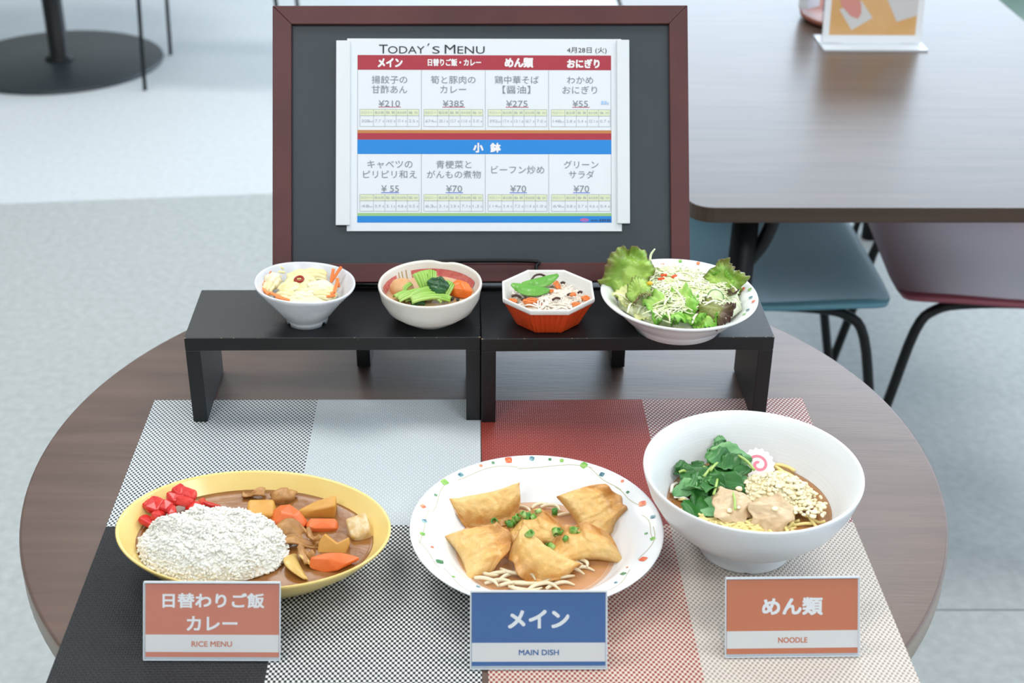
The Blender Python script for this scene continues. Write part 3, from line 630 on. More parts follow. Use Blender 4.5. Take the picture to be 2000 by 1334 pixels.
# rim decoration: small printed squares and vines following the glaze
DCOL = {'or': ('e0623c', 'f0a070'), 'gr': ('6fae48', 'a8cf70'), 'bl': ('35687c', '8bb8bb'), 'dg': ('3f7a4a', '78a57c')}
def rim_z(tab, r):
    t = sorted(tab)
    return interp(t, r)
def squares(ob, L, tab, items, off, zr, rot=0):
    t = sorted((r, z) for r, z in tab)
    for k, (px, py, s, c) in enumerate(items):
        p = P(px, py, L.z+zr) - L; r = min(max(p.to_2d().length, t[0][0]+.001), off); a = atan2(p.y, p.x)
        ca, sa = cos(a), sin(a); kx = s/2; q = random.uniform(-.5, .5)
        v = []
        for dx, dy in ((-1, -1), (0, -1.15), (1, -.9), (1.1, 0), (.9, 1), (0, 1.1), (-1, .9), (-1.1, 0)):
            d1 = dx*cos(q)-dy*sin(q); d2 = dx*sin(q)+dy*cos(q)
            rr = min(r + d1*kx, t[-1][0]); al = a + d2*kx/r; v.append((rr*cos(al), rr*sin(al), interp(t, rr)+.00025))
        obj('rim_square', mesh('sq', v, [tuple(range(8))], None, False), mat('rim_'+c, DCOL[c][0], .35, col2=DCOL[c][1], scale=170, thr=(.4, .6)), ob)
zz = lambda x, y: (790+x/2.9654, 870+y/2.9654)
Lg, Md, Sm = .0062, .0044, .0028
IT5 = [(597,82,Lg,'or'),(735,56,Md,'bl'),(920,72,Md*.8,'gr'),(418,100,Sm,'or'),(513,110,Sm,'dg'),(842,90,Sm,'dg'),(1043,118,Lg,'gr'),(1143,172,Md,'bl'),(1280,207,Sm,'or'),(1293,270,Sm,'dg'),(1378,340,Lg,'or'),(1438,420,Md,'bl'),(1400,500,Sm,'dg'),(1438,541,Md,'gr'),(1383,655,Lg,'or'),(1268,728,Md,'dg'),(1225,788,Sm,'bl'),(1290,685,Sm*.7,'or'),(326,177,Md,'bl'),(227,220,Lg,'gr'),(181,290,Sm,'dg'),(108,360,Md,'or'),(115,434,Md,'bl'),(104,510,Md,'gr'),(161,575,Sm,'or'),(204,661,Lg,'dg'),(285,752,Sm,'gr'),(428,798,Md*.8,'bl'),(1055,832,Md,'gr')]
T5 = [(.084, .0225), (.0925, .0300), (.1115, .0367), (.1130, .0368)]
squares(b5, L5, T5, [(*zz(x, y), s, c) for x, y, s, c in IT5], .109, .034)
M_vine = mat('olive_vine_print', 'b9b48a', .4)
for k, (a0, a1, r0, r1) in enumerate(((100, 135, .100, .106), (60, 100, .107, .099), (38, 62, .099, .107), (20, 42, .103, .098), (-8, 14, .106, .098), (-25, 2, .099, .106), (-60, -35, .106, .100), (140, 165, .105, .099), (165, 195, .099, .106), (190, 215, .107, .100), (215, 240, .1, .107), (250, 285, .106, .100))):
    def fn(u, v):
        a = radians(a0+(a1-a0)*u); r = r0+(r1-r0)*u+.0022*sin(u*5+k)+(.00032*(v-.5)*2); return (r*cos(a), r*sin(a), interp(T5, r)+.0002)
    obj('rim_vine', surf('vine', fn, 16, 1), M_vine, b5)
z4 = lambda x, y: (940+x/3.448, 460+y/3.448)
IT4 = [(1222,185,'or'),(1340,165,'gr'),(1462,185,'or'),(1553,218,'bl'),(840,372,'bl'),(865,425,'or'),(935,495,'or'),(1765,340,'or'),(1808,358,'gr'),(1815,405,'bl'),(1833,440,'or'),(1795,490,'bl'),(1770,520,'gr'),(1690,548,'bl'),(1625,588,'or'),(1480,604,'or'),(1380,610,'bl')]
squares(b4, L4, [(.066, .0285), (.0712, .0330), (.0785, .0369)], [(*z4(x, y), .0034, c) for x, y, c in IT4], .0768, .036)

# ================================================================== FOOD
def upd(): bpy.context.view_layer.update(); return bpy.context.evaluated_depsgraph_get()
def hit(px, py, dg):                       # what the sight line through a point of the photograph lands on
    ok, loc, nrm, *_ = scene.ray_cast(dg, CAM, ray(px, py).normalized())
    return loc, nrm
def thing(name, me, m, loc, rot, label, cat, group=None):
    o = obj(name, me, m, None, loc, rot); tag(o, label, cat, group); return o
def basis(n, tx):
    n = Vector(n).normalized(); t = Vector(tx); t = (t-n*t.dot(n)).normalized(); b = n.cross(t)
    return Matrix((t, b, n)).transposed().to_4x4()
def liquid(name, L, r, z, m, label, cat, ax=1, ay=1, ang=0, bulge=.0006, n=72, bump=0):
    prof = [(0, z+bulge), (r*.5, z+bulge*.8), (r*.85, z+bulge*.3), (r*.97, z), (r, z+.0004), (r, z-.002), (0, z-.003)]
    v, f = lathe(list(reversed(prof)), n, None, ax, ay); o = obj(name, mesh(name, v, f), m, None, L, (0, 0, ang)); tag(o, label, cat, None, 'stuff'); return o

# ---------- curry and rice
zc = lambda x, y: (210+x/3.3345, 900+y/3.3345)
ZS = .0340
liquid('curry_sauce', L7, .1050, ZS, mat('curry_brown', '85562a', .25, col2='956535', scale=40, thr=(.4, .7), bump=.25, bscale=160, sss=.1), 'glossy brown curry sauce filling the yellow dish', 'curry', 1, .087/.1215, A7)
zl = TM+ZS
rnd = random.Random(3)
rc = P(*zc(690, 560), zl+.004); RA, RB, RHh = .0650, .0470, .0225
def rice_mesh():
    mb = MB(); grain = []; n = 6
    for i, (r, z) in enumerate(((.25, -1), (.85, -.55), (1, 0), (.85, .55), (.25, 1))):
        for k in range(n): grain.append(Vector((r*cos(2*pi*k/n)*.0012, r*sin(2*pi*k/n)*.0012, z*.0025)))
    gf = [(i*n+k, i*n+(k+1) % n, (i+1)*n+(k+1) % n, (i+1)*n+k) for i in range(4) for k in range(n)] + [tuple(reversed(range(n))), tuple(range(4*n, 5*n))]
    def top(x, y):
        d = (x/RA)**2+(y/RB)**2
        h = RHh*max(0, 1-d**1.25)**.62
        return h + .0085*noise.noise(Vector((x*60, y*60, 1)))*min(1, 3*(1.02-d)) + .0040*noise.noise(Vector((x*190, y*190, 4)))
    N = 44; base = []
    for i in range(N+1):
        for j in range(N+1):
            x = (i/N*2-1)*RA*1.03; y = (j/N*2-1)*RB*1.03; d = sqrt((x/RA)**2+(y/RB)**2); x, y = (x/d, y/d) if d > 1 else (x, y); base.append(Vector((x, y, top(x, y)-.0012 if d < 1 else -.003)))
    mb.add(base, [(i*(N+1)+j, (i+1)*(N+1)+j, (i+1)*(N+1)+j+1, i*(N+1)+j+1) for i in range(N) for j in range(N)])
    for k in range(3400):
        a = rnd.uniform(0, 2*pi); q = sqrt(rnd.random())*1.02; x, y = RA*q*cos(a), RB*q*sin(a)
        R_ = Matrix.Rotation(rnd.uniform(0, 6.28), 3, 'Z') @ Matrix.Rotation(pi/2+rnd.gauss(0, .28), 3, 'X'); s = rnd.uniform(.8, 1.15)
        o_ = Vector((x, y, max(top(x, y), -.001)+rnd.uniform(-.0018, -.0003)))
        mb.add([R_ @ (g*s) + o_ for g in grain], gf)
    return mb.mesh('rice', True)
ri = obj('rice_mound', rice_mesh(), mat('cooked_rice', 'ece9e0', .5, sss=.3, sssr=(.003,), spec=.3), None, rc, (0, 0, -.12)); tag(ri, 'mound of steamed white rice in the yellow dish', 'rice', None, 'stuff')
def chunk(name, w_, d, h, rn, cut=.25):
    pts = []
    for sx in (-1, 1):
        for sy in (-1, 1):
            for sz in (-1, 1): pts.append((sx*w_/2*rn.uniform(1-cut, 1), sy*d/2*rn.uniform(1-cut, 1), sz*h/2*rn.uniform(1-cut, 1)))
    pts += [(w_/2*1.08, 0, h*.1*rn.uniform(-1, 1)), (-w_/2*1.05, 0, 0), (0, d/2*1.08, 0), (0, -d/2*1.08, 0), (0, 0, h/2*1.12)]
    return hull(name, pts)
M_pot = mat('stewed_potato', 'd5a24f', .4, col2='c98f3c', scale=60, sss=.15); M_potw = mat('floury_potato', 'd9c7a0', .5, col2='c99f5c', scale=160)
M_car = mat('stewed_carrot', 'e0743a', .35, col2='d9662c', scale=40, sss=.15); M_meat = mat('stewed_pork', 'bd8c55', .42, col2='a2743f', scale=90, bump=.3, bscale=300)
rn = random.Random(11)
px_ = .00051
def put(name, zx, zy, wz, dz, hz, m, rot, label, cat, lift=.0, me=None, bev=.0018, group=None):
    p = P(*zc(zx, zy), zl+lift)
    o = thing(name, me or chunk(name, wz*px_/3.3345, dz*px_/3.3345, hz, rn), m, p, rot, label, cat, group); mods(o, bevel=bev, seg=3, ang=25); return o
put('potato_chunk', 1005, 335, 175, 150, .017, M_pot, (.2, .1, .15), 'squared potato chunk at the edge of the rice', 'potato', .002)
wd = hull('potato_wedge', [(-.019, -.006, -.004), (-.019, .004, -.004), (-.017, 0, .004), (.016, -.009, -.004), (.018, .010, -.004), (.017, -.006, .013), (.018, .008, .014), (.0, -.006, .0095), (0, .006, .0095)])
put('potato_wedge', 1365, 335, 0, 0, 0, M_pot, (.15, 0, .1), 'large potato wedge behind the biggest carrot', 'potato', .0005, wd)
put('potato_chunk', 1640, 450, 135, 160, .018, M_potw, (.3, -.2, .3), 'pale floury potato chunk near the right end of the curry', 'potato', .002)
def crown():
    out = [(-.0135, -.0075), (.0105, -.0085), (.0145, .0025), (.0135, .0085), (.0035, .0035), (-.0075, .0115), (-.0125, .004)]
    v, f = prism(out, -.004, .004); return mesh('potato_crown', v, f, None, False)
put('potato_piece', 1470, 560, 0, 0, 0, M_pot, (1.0, 0, .0), 'notched crown-shaped potato piece above the lowest carrot', 'potato', .002, crown(), .0012)
cw = hull('carrot', [(-.019, -.002, -.003), (-.017, .008, .003), (-.012, .011, .007), (-.002, .011, .0115), (.010, .006, .0105), (.018, -.004, .004), (.018, .004, 0), (.012, -.012, .0), (.002, -.013, .003), (-.010, -.009, .006), (-.006, 0, .0115), (.006, -.002, .0125), (-.012, 0, -.006), (.012, 0, -.006), (0, -.012, -.004)])
put('carrot_chunk', 1180, 395, 0, 0, 0, M_car, (.25, .05, -.25), 'largest faceted orange carrot chunk in the curry', 'carrot', .002, cw)
put('carrot_chunk', 1398, 430, 190, 90, .012, M_car, (.2, .1, .1), 'small carrot chunk right of the largest one', 'carrot', .001)
cl_ = hull('carrot', [(-.0215, -.005, 0), (-.0205, .006, .003), (-.019, 0, .008), (-.008, -.009, -.002), (-.006, .007, .0075), (.004, -.009, .001), (.006, .006, .0085), (.012, -.005, .006), (.022, .004, .004), (.0225, .006, 0), (0, 0, -.006), (.012, .0075, .005), (-.004, -.003, .0095)])
put('carrot_chunk', 1475, 675, 0, 0, 0, M_car, (.1, 0, .02), 'long flat carrot chunk at the front rim', 'carrot', .002, cl_)
put('pork_piece', 1148, 235, 0, 0, 0, M_meat, (.5, .2, .3), 'pale pork lump at the back edge of the curry', 'meat', .003, blob('pork', .0115, .008, .0085, .35, 1.4, 3), 0)
def ribbon_fn(seed, Lx, Wy, amp):
    def fn(u, v):
        x = (u-.5)*Lx; y = (v-.5)*Wy*(1+.3*sin(u*5+seed)); z = amp*sin(u*6.5+seed)+amp*.6*sin(v*5+u*3+seed*2)+.0012*noise.noise(Vector((u*6, v*5, seed)))
        return (x, y+amp*.8*sin(u*4+seed), z)
    return fn
for zx, zy, lx, wy, am, rt_, lb in ((1180, 470, .032, .014, .0055, (.6, .1, -.25), 'curled brown pork slice beneath the largest carrot'), (1250, 535, .034, .009, .003, (.3, .1, .05), 'flat strip of pork beside the rice'), (1345, 510, .010, .012, .003, (.2, .3, .5), 'small crumpled pork scrap beside the notched potato'), (950, 212, .02, .008, .002, (.1, 0, .05), 'thin pork shred at the back of the sauce'), (1300, 625, .012, .016, .0025, (.5, .2, .6), 'frayed pork bit left of the long carrot')):
    o = put('pork_slice', zx, zy, 0, 0, 0, M_meat, rt_, lb, 'meat', .004, surf('pork', ribbon_fn(zx*.01, lx, wy, am), 24, 10), 0); mods(o, solid=.0022, off=0)
M_on = mat('stewed_onion', 'd8b86e', .3, col2='c9a558', scale=30, stretch=(3, .4, 1), sss=.2)
def petal(Lx, W, cur):
    def fn(u, v):
        s = 2*v-1; t = 2*u-1; w_ = W*(1-.75*abs(t)**2.2); return (s*w_/2 + .22*Lx*t*t, t*Lx/2, cur*(1-t*t) - .16*w_*s*s)
    return surf('onion', fn, 24, 10)
for zx, zy, Lx, W, rt_, lb in ((1195, 680, .042, .014, (-.1, .35, .30), 'broad yellow onion petal between rice and curry'), (1262, 635, .028, .006, (-.1, .3, .40), 'thin grey onion sliver beside the onion petal')):
    o = put('onion_petal', zx, zy, 0, 0, 0, M_on, rt_, lb, 'onion', .003, petal(Lx, W, .004), 0); mods(o, solid=.0014, off=0)
M_pick = mat('red_pickle', 'c4201f', .25, col2='dc4238', scale=60, sss=.2)
for k, (zx, zy, a, b_, c, lf) in enumerate(((310, 290, 110, 100, .009, .012), (275, 285, 70, 80, .006, .010), (385, 300, 90, 80, .008, .012), (440, 245, 110, 90, .009, .014), (470, 200, 100, 80, .008, .016), (525, 215, 70, 110, .007, .015), (500, 265, 110, 80, .009, .013), (555, 300, 80, 70, .007, .010), (260, 395, 110, 70, .007, .006), (330, 355, 100, 70, .008, .009), (235, 380, 60, 50, .005, .006), (420, 330, 80, 50, .006, .013), (670, 285, 130, 30, .004, .002), (610, 275, 90, 40, .005, .003))):
    put('pickle_piece', zx, zy, a, b_, c, M_pick, (rn.uniform(-.5, .5), rn.uniform(-.4, .4), rn.uniform(0, 3)), 'chopped red pickle on the rim side of the rice', 'pickle', lf, None, .0014, 'red pickles beside the rice')

# ---------- fried dumplings
zz = lambda x, y: (790+x/2.9654, 870+y/2.9654)
ZG = .0105
liquid('dumpling_sauce', L5, .0735, ZG, mat('amber_sauce', 'f0ac58', .1, col2='e89a44', scale=12, thr=(.35, .7), spec=.6), 'thin amber sweet-sour sauce pooled in the dinner plate', 'sauce')
zg = TM+ZG
MATS['amber_sauce'].node_tree.nodes['Principled BSDF'].inputs['Alpha'].default_value = .4
M_gy = mat('fried_wrapper', 'dba75a', .36, col2='efd39a', scale=70, thr=(.42, .62), bump=.7, bscale=330, sss=.15, uvramp=[(0, 'e2bb74'), (.5, 'e3b96e'), (.8, 'd79a4c'), (1, 'b56f2c')])
def gyoza(Lx, D, Tk, seed, bend=.2, ruf=.003, pleat=.0028):
    def half(sgn):
        def fn(u, v):
            s = 2*u-1; e = max(0, 1-abs(s)**2.6)**.5
            y = v*D*(.16+.84*e) + bend*D*(s*s)
            vb = min(v/.74, 1); pr = max(0, 1-((vb-.42)/.60)**2)**.5 if vb < 1 else 0
            th = Tk*.5*pr*(.06+.94*e**.9) + .0010
            if v < .05: th *= .4+12*v
            fz = min(1, max(0, (v-.60)/.30))
            ph = s*7.5+seed; sw_ = abs((ph/pi) % 1 - .5)*2          # saw-like folds gathered at the seam
            pl = pleat*(sw_**1.6-.4)*max(0, 1-abs(v-.70)/.34)*(.3+.7*e)
            nz = .0026*noise.noise(Vector((s*2.6+seed*3, v*2.8, sgn*.4+seed)))+.0012*noise.noise(Vector((s*8+seed, v*7, sgn)))
            q = s*Lx/2*(1-.10*v*(1-e))
            return (q, y + .0015*fz*sin(s*11+seed), sgn*th + fz*ruf*(sin(s*6.5+seed*2)+.5*sin(s*15+seed)) + nz*(.4+.6*e) + pl*sgn)
        return fn
    nu, nv = 60, 26; v = []; uv = []; f = []
    for sgn in (1, -1):
        fn = half(sgn)
        for i in range(nu+1):
            for j in range(nv+1): v.append(fn(i/nu, j/nv)); uv.append((i/nu, max(j/nv, abs(2*i/nu-1)**5)))
    o2 = (nu+1)*(nv+1)
    for i in range(nu):
        for j in range(nv):
            a = i*(nv+1)+j; b_ = a+nv+1; f.append((a, b_, b_+1, a+1)); f.append((o2+a, o2+a+1, o2+b_+1, o2+b_))
    for i in range(nu):
        for j in (0, nv):
            a = i*(nv+1)+j; b_ = a+nv+1; f.append((a, o2+a, o2+b_, b_) if j == 0 else (a, b_, o2+b_, o2+a))
    for j in range(nv):
        for i in (0, nu):
            a = i*(nv+1)+j; f.append((a, a+1, o2+a+1, o2+a) if i == 0 else (a, o2+a, o2+a+1, a+1))
    me = mesh('dumpling', v, f, uv); me.transform(Matrix.Translation((0, -D*.45, 0))); return me
def dump(zx, zy, Lx, D, Tk, seed, tdir, ndir, lift, label, **k):
    """tdir: long axis, ndir: direction the puffed face looks"""
    p = P(*zz(zx, zy), zg+lift); o = obj('fried_dumpling', gyoza(Lx, D, Tk, seed, **k), M_gy)
    o.matrix_world = Matrix.Translation(p) @ basis(ndir, tdir); tag(o, label, 'dumpling', 'fried dumplings on the plate'); return o
dump(488, 375, .070, .036, .019, 1, (-1, -.30, -.05), (.05, -.60, .8), .010, 'dumpling farthest back left, lying nearly flat', bend=-.08)
dump(455, 595, .058, .048, .021, 2, (.30, -.95, -.05), (-.30, -.40, .85), .010, 'left dumpling with a pinched tip pointing back', bend=-.12, ruf=.004)
dump(1115, 385, .060, .048, .022, 3, (.50, -.9, -.35), (.02, -.65, .76), .014, 'back right dumpling with its pointed tip standing up', bend=-.1, ruf=.004)
dump(735, 490, .066, .034, .024, 4, (1, .30, .05), (-.1, -.75, .65), .012, 'middle dumpling topped with most of the chopped scallion', bend=-.35)
dump(1015, 570, .074, .034, .024, 5, (1, .24, .05), (0, -.7, .7), .011, 'right dumpling with smooth pale belly and a few scallions', bend=-.4)
dump(765, 680, .064, .036, .023, 6, (-.80, .62, 0), (.1, -.45, .9), .010, 'front dumpling lying on the bean sprouts', bend=-.2, ruf=.004)
M_spr = mat('bean_sprout', 'e6d9bd', .3, col2='dccba4', scale=80, sss=.2)
spr = [(500, 745, 110, 0), (560, 740, 130, .1), (640, 725, 150, .15), (620, 765, 160, .1), (700, 750, 140, -.35), (480, 785, 150, -.35), (560, 800, 170, -.2), (650, 805, 190, 0), (740, 800, 200, .05), (830, 800, 170, .1), (900, 770, 170, .2), (960, 740, 150, .1), (1010, 725, 170, .1), (700, 830, 180, 0), (800, 825, 190, .03), (900, 810, 160, .12), (960, 690, 140, .1), (1040, 680, 80, -.7), (990, 400, 110, -.6), (1015, 450, 80, -1.4), (850, 360, 120, -.25), (700, 370, 90, -.5), (780, 350, 100, .2), (590, 390, 90, .3), (930, 400, 90, .2)]
for k, (zx, zy, ln, an) in enumerate(spr):
    p = P(*zz(zx, zy), zg+.0015+.001*(k % 3)); l = ln/2.9654*.00048
    c = rn.uniform(-.22, .22)*l
    pts = smoothpts([(-l/2, -c, 0), (-l/5, c*.5, .0008), (l/5, c, .0008), (l/2, -c*.6, 0)], 4)
    v, f = tube(pts, .0019, 7, taper=lambda t: .55+.45*sin(pi*min(1, t*1.1+.05))**.5 if t < .98 else .4)
    thing('bean_sprout', mesh('sprout', v, f), M_spr, p, (0, 0, an*1.5), 'pale bean sprout lying in the amber sauce around the dumplings', 'bean sprout', 'bean sprouts on the dumpling plate')
dg = upd()
M_sc = mat('scallion', '5f9a2c', .35, col2='b9d88a', scale=120, thr=(.4, .7)); M_scd = mat('scallion_dark', '2f7a2c', .35, col2='6aa84a', scale=100)
def ring(r, h, t=.28):
    v, f = lathe([(r*(1-t), -h/2), (r, -h/2), (r, h/2), (r*(1-t), h/2), (r*(1-t), -h/2)], 12); return mesh('scallion', v, f)
for k, (zx, zy) in enumerate(((598, 452), (630, 440), (665, 418), (702, 412), (735, 402), (775, 386), (870, 394), (725, 520), (875, 502), (905, 497), (970, 496), (1000, 495), (938, 540), (832, 572), (856, 588), (520, 445), (745, 418), (690, 400), (612, 462), (640, 425))):
    p, n = hit(*zz(zx, zy), dg); rr = rn.uniform(.0026, .0036)
    o = thing('scallion_ring', ring(rr, rn.uniform(.0035, .007)), M_scd if k % 3 == 0 else M_sc, p+n*.0015, (rn.uniform(-1.3, 1.3), rn.uniform(-1.0, 1.0), rn.uniform(0, 3)), 'chopped green scallion ring scattered on the dumplings', 'scallion', 'scallion rings on the dumplings')

# ---------- noodle soup
zn = lambda x, y: (1240+x/3.706, 790+y/3.706)
ZB = .0450
liquid('noodle_broth', L6, .0742, ZB, mat('soy_broth', 'a8713c', .06, col2='bd8a54', scale=14, thr=(.3, .7), spec=.6), 'clear brown soy broth in the large noodle bowl', 'broth')
zb = TM+ZB
MATS['soy_broth'].node_tree.nodes['Principled BSDF'].inputs['Alpha'].default_value = .8
M_nood = mat('egg_noodle', 'e8d48e', .3, sss=.2)
nr_ = random.Random(5); mb = MB()
for k in range(120):
    if k < 80: cx, cy = L6.x+nr_.gauss(.0, .022), L6.y-.030+nr_.gauss(0, .014)
    elif k < 100: cx, cy = L6.x-.042+nr_.gauss(0, .008), L6.y-.016+nr_.gauss(0, .012)
    else: cx, cy = L6.x+.016+nr_.gauss(0, .01), L6.y+.022+nr_.gauss(0, .008)
    a = nr_.uniform(-.7, .7) + (0 if k % 4 else 1.3); l = nr_.uniform(.012, .026); bnd = nr_.uniform(-.6, .6); pts = []
    for q in range(7):
        t = q/6*2-1; x = cx+cos(a)*t*l - sin(a)*bnd*l*t*t + .0012*sin(q*2+k); y = cy+sin(a)*t*l + cos(a)*bnd*l*t*t
        d = Vector((x-L6.x, y-L6.y)); 
        if d.length > .069: d *= .069/d.length
        pts.append((L6.x+d.x, L6.y+d.y, zb + nr_.uniform(-.0012, .0045) + .0015*(1-t*t)))
    mb.add(*tube(smoothpts(pts, 3), .0016, 6))
tag(obj('egg_noodles', mb.mesh('noodles', True), M_nood), 'tangle of yellow egg noodles at the front of the broth', 'noodles', None, 'stuff')
M_chk = mat('boiled_chicken', 'dcc6a4', .38, col2='c4a680', scale=40, bump=.5, bscale=180, sss=.15)
def chicken(w_, d, cur, seed):
    def fn(u, v):
        s = 2*v-1; t = 2*u-1; e = sqrt(t*t+s*s); k = max(abs(t), abs(s)); q = .35*(k/e if e > 1e-6 else 1)+.65
        x = t*w_/2*q*(1+.12*sin(s*3+seed)+.07*sin(s*7+seed*2)); y = s*d/2*q*(1+.14*sin(t*3.4+seed)+.07*sin(t*8+seed))
        return (x, y, cur*(1-abs(t)**2.6) - cur*.7*abs(s)**3 + .0045*noise.noise(Vector((t*1.9+seed, s*1.9, 0))) + .0016*noise.noise(Vector((t*3, s*9, seed))))
    return surf('chicken', fn, 30, 26)
for zx, zy, w_, d, sd, rt_, lb in ((715, 735, .042, .037, 2.3, (.38, .10, .42), 'left boiled chicken slice under the tempura crumbs'), (985, 795, .038, .036, 7.1, (.50, .08, -.28), 'right boiled chicken slice at the front of the noodle bowl')):
    o = thing('chicken_slice', chicken(w_, d, .006, sd), M_chk, P(*zn(zx, zy), zb+.011), rt_, lb, 'chicken'); mods(o, solid=.0065, off=-1, sub=1)
# tempura crumbs
M_crumb = mat('tempura_crumb', 'f7eecf', .45, col2='f0e2b6', scale=120, sss=.15)
cr = random.Random(9); mb = MB(); cores = []
bm = bmesh.new(); bmesh.ops.create_icosphere(bm, subdivisions=2, radius=1); bm.verts.ensure_lookup_table(); ICO = [q.co.copy() for q in bm.verts]; ICF = [tuple(x.index for x in q.verts) for q in bm.faces]; bm.free()
pc = P(*zn(1030, 655), zb+.006)
for k in range(620):
    a = cr.uniform(0, 2*pi); q = sqrt(cr.random())
    x = q*cos(a)*.034; y = q*sin(a)*.026
    if k > 470: x = cr.uniform(.0, .052); y = -.012-.35*x+cr.gauss(0, .008); hh = .004
    else: hh = .018*(1-q*q)**.8
    s = cr.uniform(.0013, .0026); c = pc + Vector((x, y-.1*x, hh+cr.uniform(-.002, .002)))
    d = Vector((c.x-L6.x, c.y-L6.y))
    if d.length > .068: continue
    st = Vector((cr.uniform(.6, 1.6), cr.uniform(.6, 1.5), cr.uniform(.5, .9)))
    mb.add([c + Vector((p.x*st.x, p.y*st.y, p.z*st.z))*s*(1+.3*noise.noise(p*1.7+Vector((k, 0, 0)))) for p in ICO], ICF)
mb.add([pc + Vector((p.x*.032, p.y*.0235, p.z*.0170)) for p in ICO], ICF)
tag(obj('tempura_crumbs', mb.mesh('crumbs', True), M_crumb), 'heap of pale crisp tempura crumbs on the noodles', 'tempura crumbs', None, 'stuff')
# fish cake
fk = empty('fish_cake'); 
nf = Vector((.02, -.55, .83)); fp = P(*zn(893, 440), zb+.010)
fk.matrix_world = Matrix.Translation(fp) @ basis(nf, (1, .1, 0)); tag(fk, 'scalloped white fish cake slice with pink swirl', 'fish cake')
out = [((.0148+.0009*cos(16*t))*cos(t), (.0162+.0009*cos(16*t))*sin(t)) for t in [2*pi*k/128 for k in range(128)]]
v, f = prism(out, -.0018, .0018); o = obj('slice', mesh('slice', v, f, None, False), mat('white_fish_cake', 'ece6e4', .35, sss=.2), fk); 
sw = [Vector(((.0018+.00115*t)*cos(t*1.15+1.2), (.0018+.00115*t)*sin(t*1.15+1.2), 0)) for t in [k/40*6.4 for k in range(41)]]
def fsw(u, v):
    k = u*40; i = min(int(k), 39); p = sw[i].lerp(sw[i+1], k-i); t = (sw[i+1]-sw[i]).normalized(); n = Vector((-t.y, t.x, 0)); q = p+n*(v-.5)*.0026; return (q.x, q.y, .0020)
obj('pink_swirl', surf('sw', fsw, 60, 1), mat('pink_fish_cake', 'ea7f95', .4), fk)
# greens (leaf pieces and stems)
M_leaf = mat('herb_leaf', '2c6a28', .34, col2='4a8c40', scale=45, thr=(.35, .7), uvramp=[(0, '5a9a4c'), (.3, '2f6e2c'), (1, '1f5420')])
M_leaf2 = mat('herb_leaf_pale', '5f9a62', .42, col2='86b583', scale=45, uvramp=[(0, '8fc07c'), (.4, '6ba666'), (1, '5c955c')])
M_stem = mat('herb_stem', 'a8c46c', .35, sss=.2)
def leaf_fn(Ls, W, seed, cup=.25, serr=.10):
    def fn(u, v):
        t = v; s = 2*u-1
        w_ = W*(sin(pi*min(1, t*.92+.06))**.75)*(1+serr*sin(t*34+seed))*(1-.18*max(0, sin(t*9+seed)))
        x = s*w_/2; y = t*Ls
        z = cup*w_*s*s*.8 - .25*Ls*t*t*(.6+.3*sin(seed)) + .05*Ls*sin(3*t*3+s*3+seed)
        return (x, y, z)
    return fn
def leaf_at(name, p, d, n, Ls, W, seed, m, label, cat, group, cup=.25, serr=.1, nu=8, nv=22, thick=.0004):
    o = obj(name, surf(name, leaf_fn(Ls, W, seed, cup, serr), nu, nv), m)
    d = Vector(d).normalized(); n = Vector(n); n = (n-d*n.dot(d)).normalized(); x = d.cross(n)
    M_ = Matrix((x, d, n)).transposed().to_4x4(); M_.translation = Vector(p) - d*Ls*.5
    o.matrix_world = M_; tag(o, label, cat, group); mods(o, solid=thick, off=0); return o
lv = [(380, 450, .022, .016, -2.6, 0, .012), (340, 470, .016, .012, 2.9, 0, .012), (450, 460, .024, .018, 1.9, 0, .016), (470, 540, .028, .018, .6, 0, .018), (420, 590, .026, .018, 2.6, 1, .014), (360, 600, .020, .016, 3.4, 1, .012), (560, 470, .022, .016, .9, 0, .022), (640, 400, .030, .022, .25, 0, .026), (700, 350, .032, .020, -.25, 1, .026), (630, 280, .022, .014, 1.4, 1, .026), (740, 470, .022, .016, -.3, 0, .020), (690, 540, .030, .020, -.9, 0, .018), (640, 600, .030, .016, -1.9, 0, .016), (740, 560, .020, .016, .2, 1, .014), (500, 640, .028, .018, -2.2, 0, .013), (450, 730, .028, .024, -2.0, 0, .010), (520, 740, .022, .018, -1.3, 1, .009), (540, 590, .026, .016, 1.2, 0, .020), (590, 540, .022, .014, -1.2, 0, .022), (480, 500, .020, .014, 2.4, 0, .020), (610, 340, .028, .018, .9, 0, .026), (400, 520, .022, .016, 2.2, 0, .016), (690, 420, .024, .016, .5, 0, .024), (560, 680, .022, .014, -1.6, 0, .011)]
gp = P(*zn(540, 580), zb+.004)
o = thing('greens_core', blob('core', .022, .017, .014, .2, 2.0, 4), M_leaf, gp, (0, 0, -.5), 'bunched dark green leaves under the loose herb leaves', 'herbs')
for k, (zx, zy, Ls, W, an, pale, lf) in enumerate(lv):
    p = P(*zn(zx, zy), zb+lf*.8+.002); tilt = rn.uniform(-.35, .5)
    leaf_at('chopped_herb', p, (cos(an), sin(an), tilt), (rn.uniform(-.4, .4), rn.uniform(-.75, -.1), 1), Ls*1.22, W*1.15, k*1.7, M_leaf2 if pale else M_leaf, 'chopped green herb leaf heaped at the left of the noodle bowl', 'herb leaf', 'herb leaves in the noodle bowl', cup=rn.uniform(-.3, .4), serr=.07)
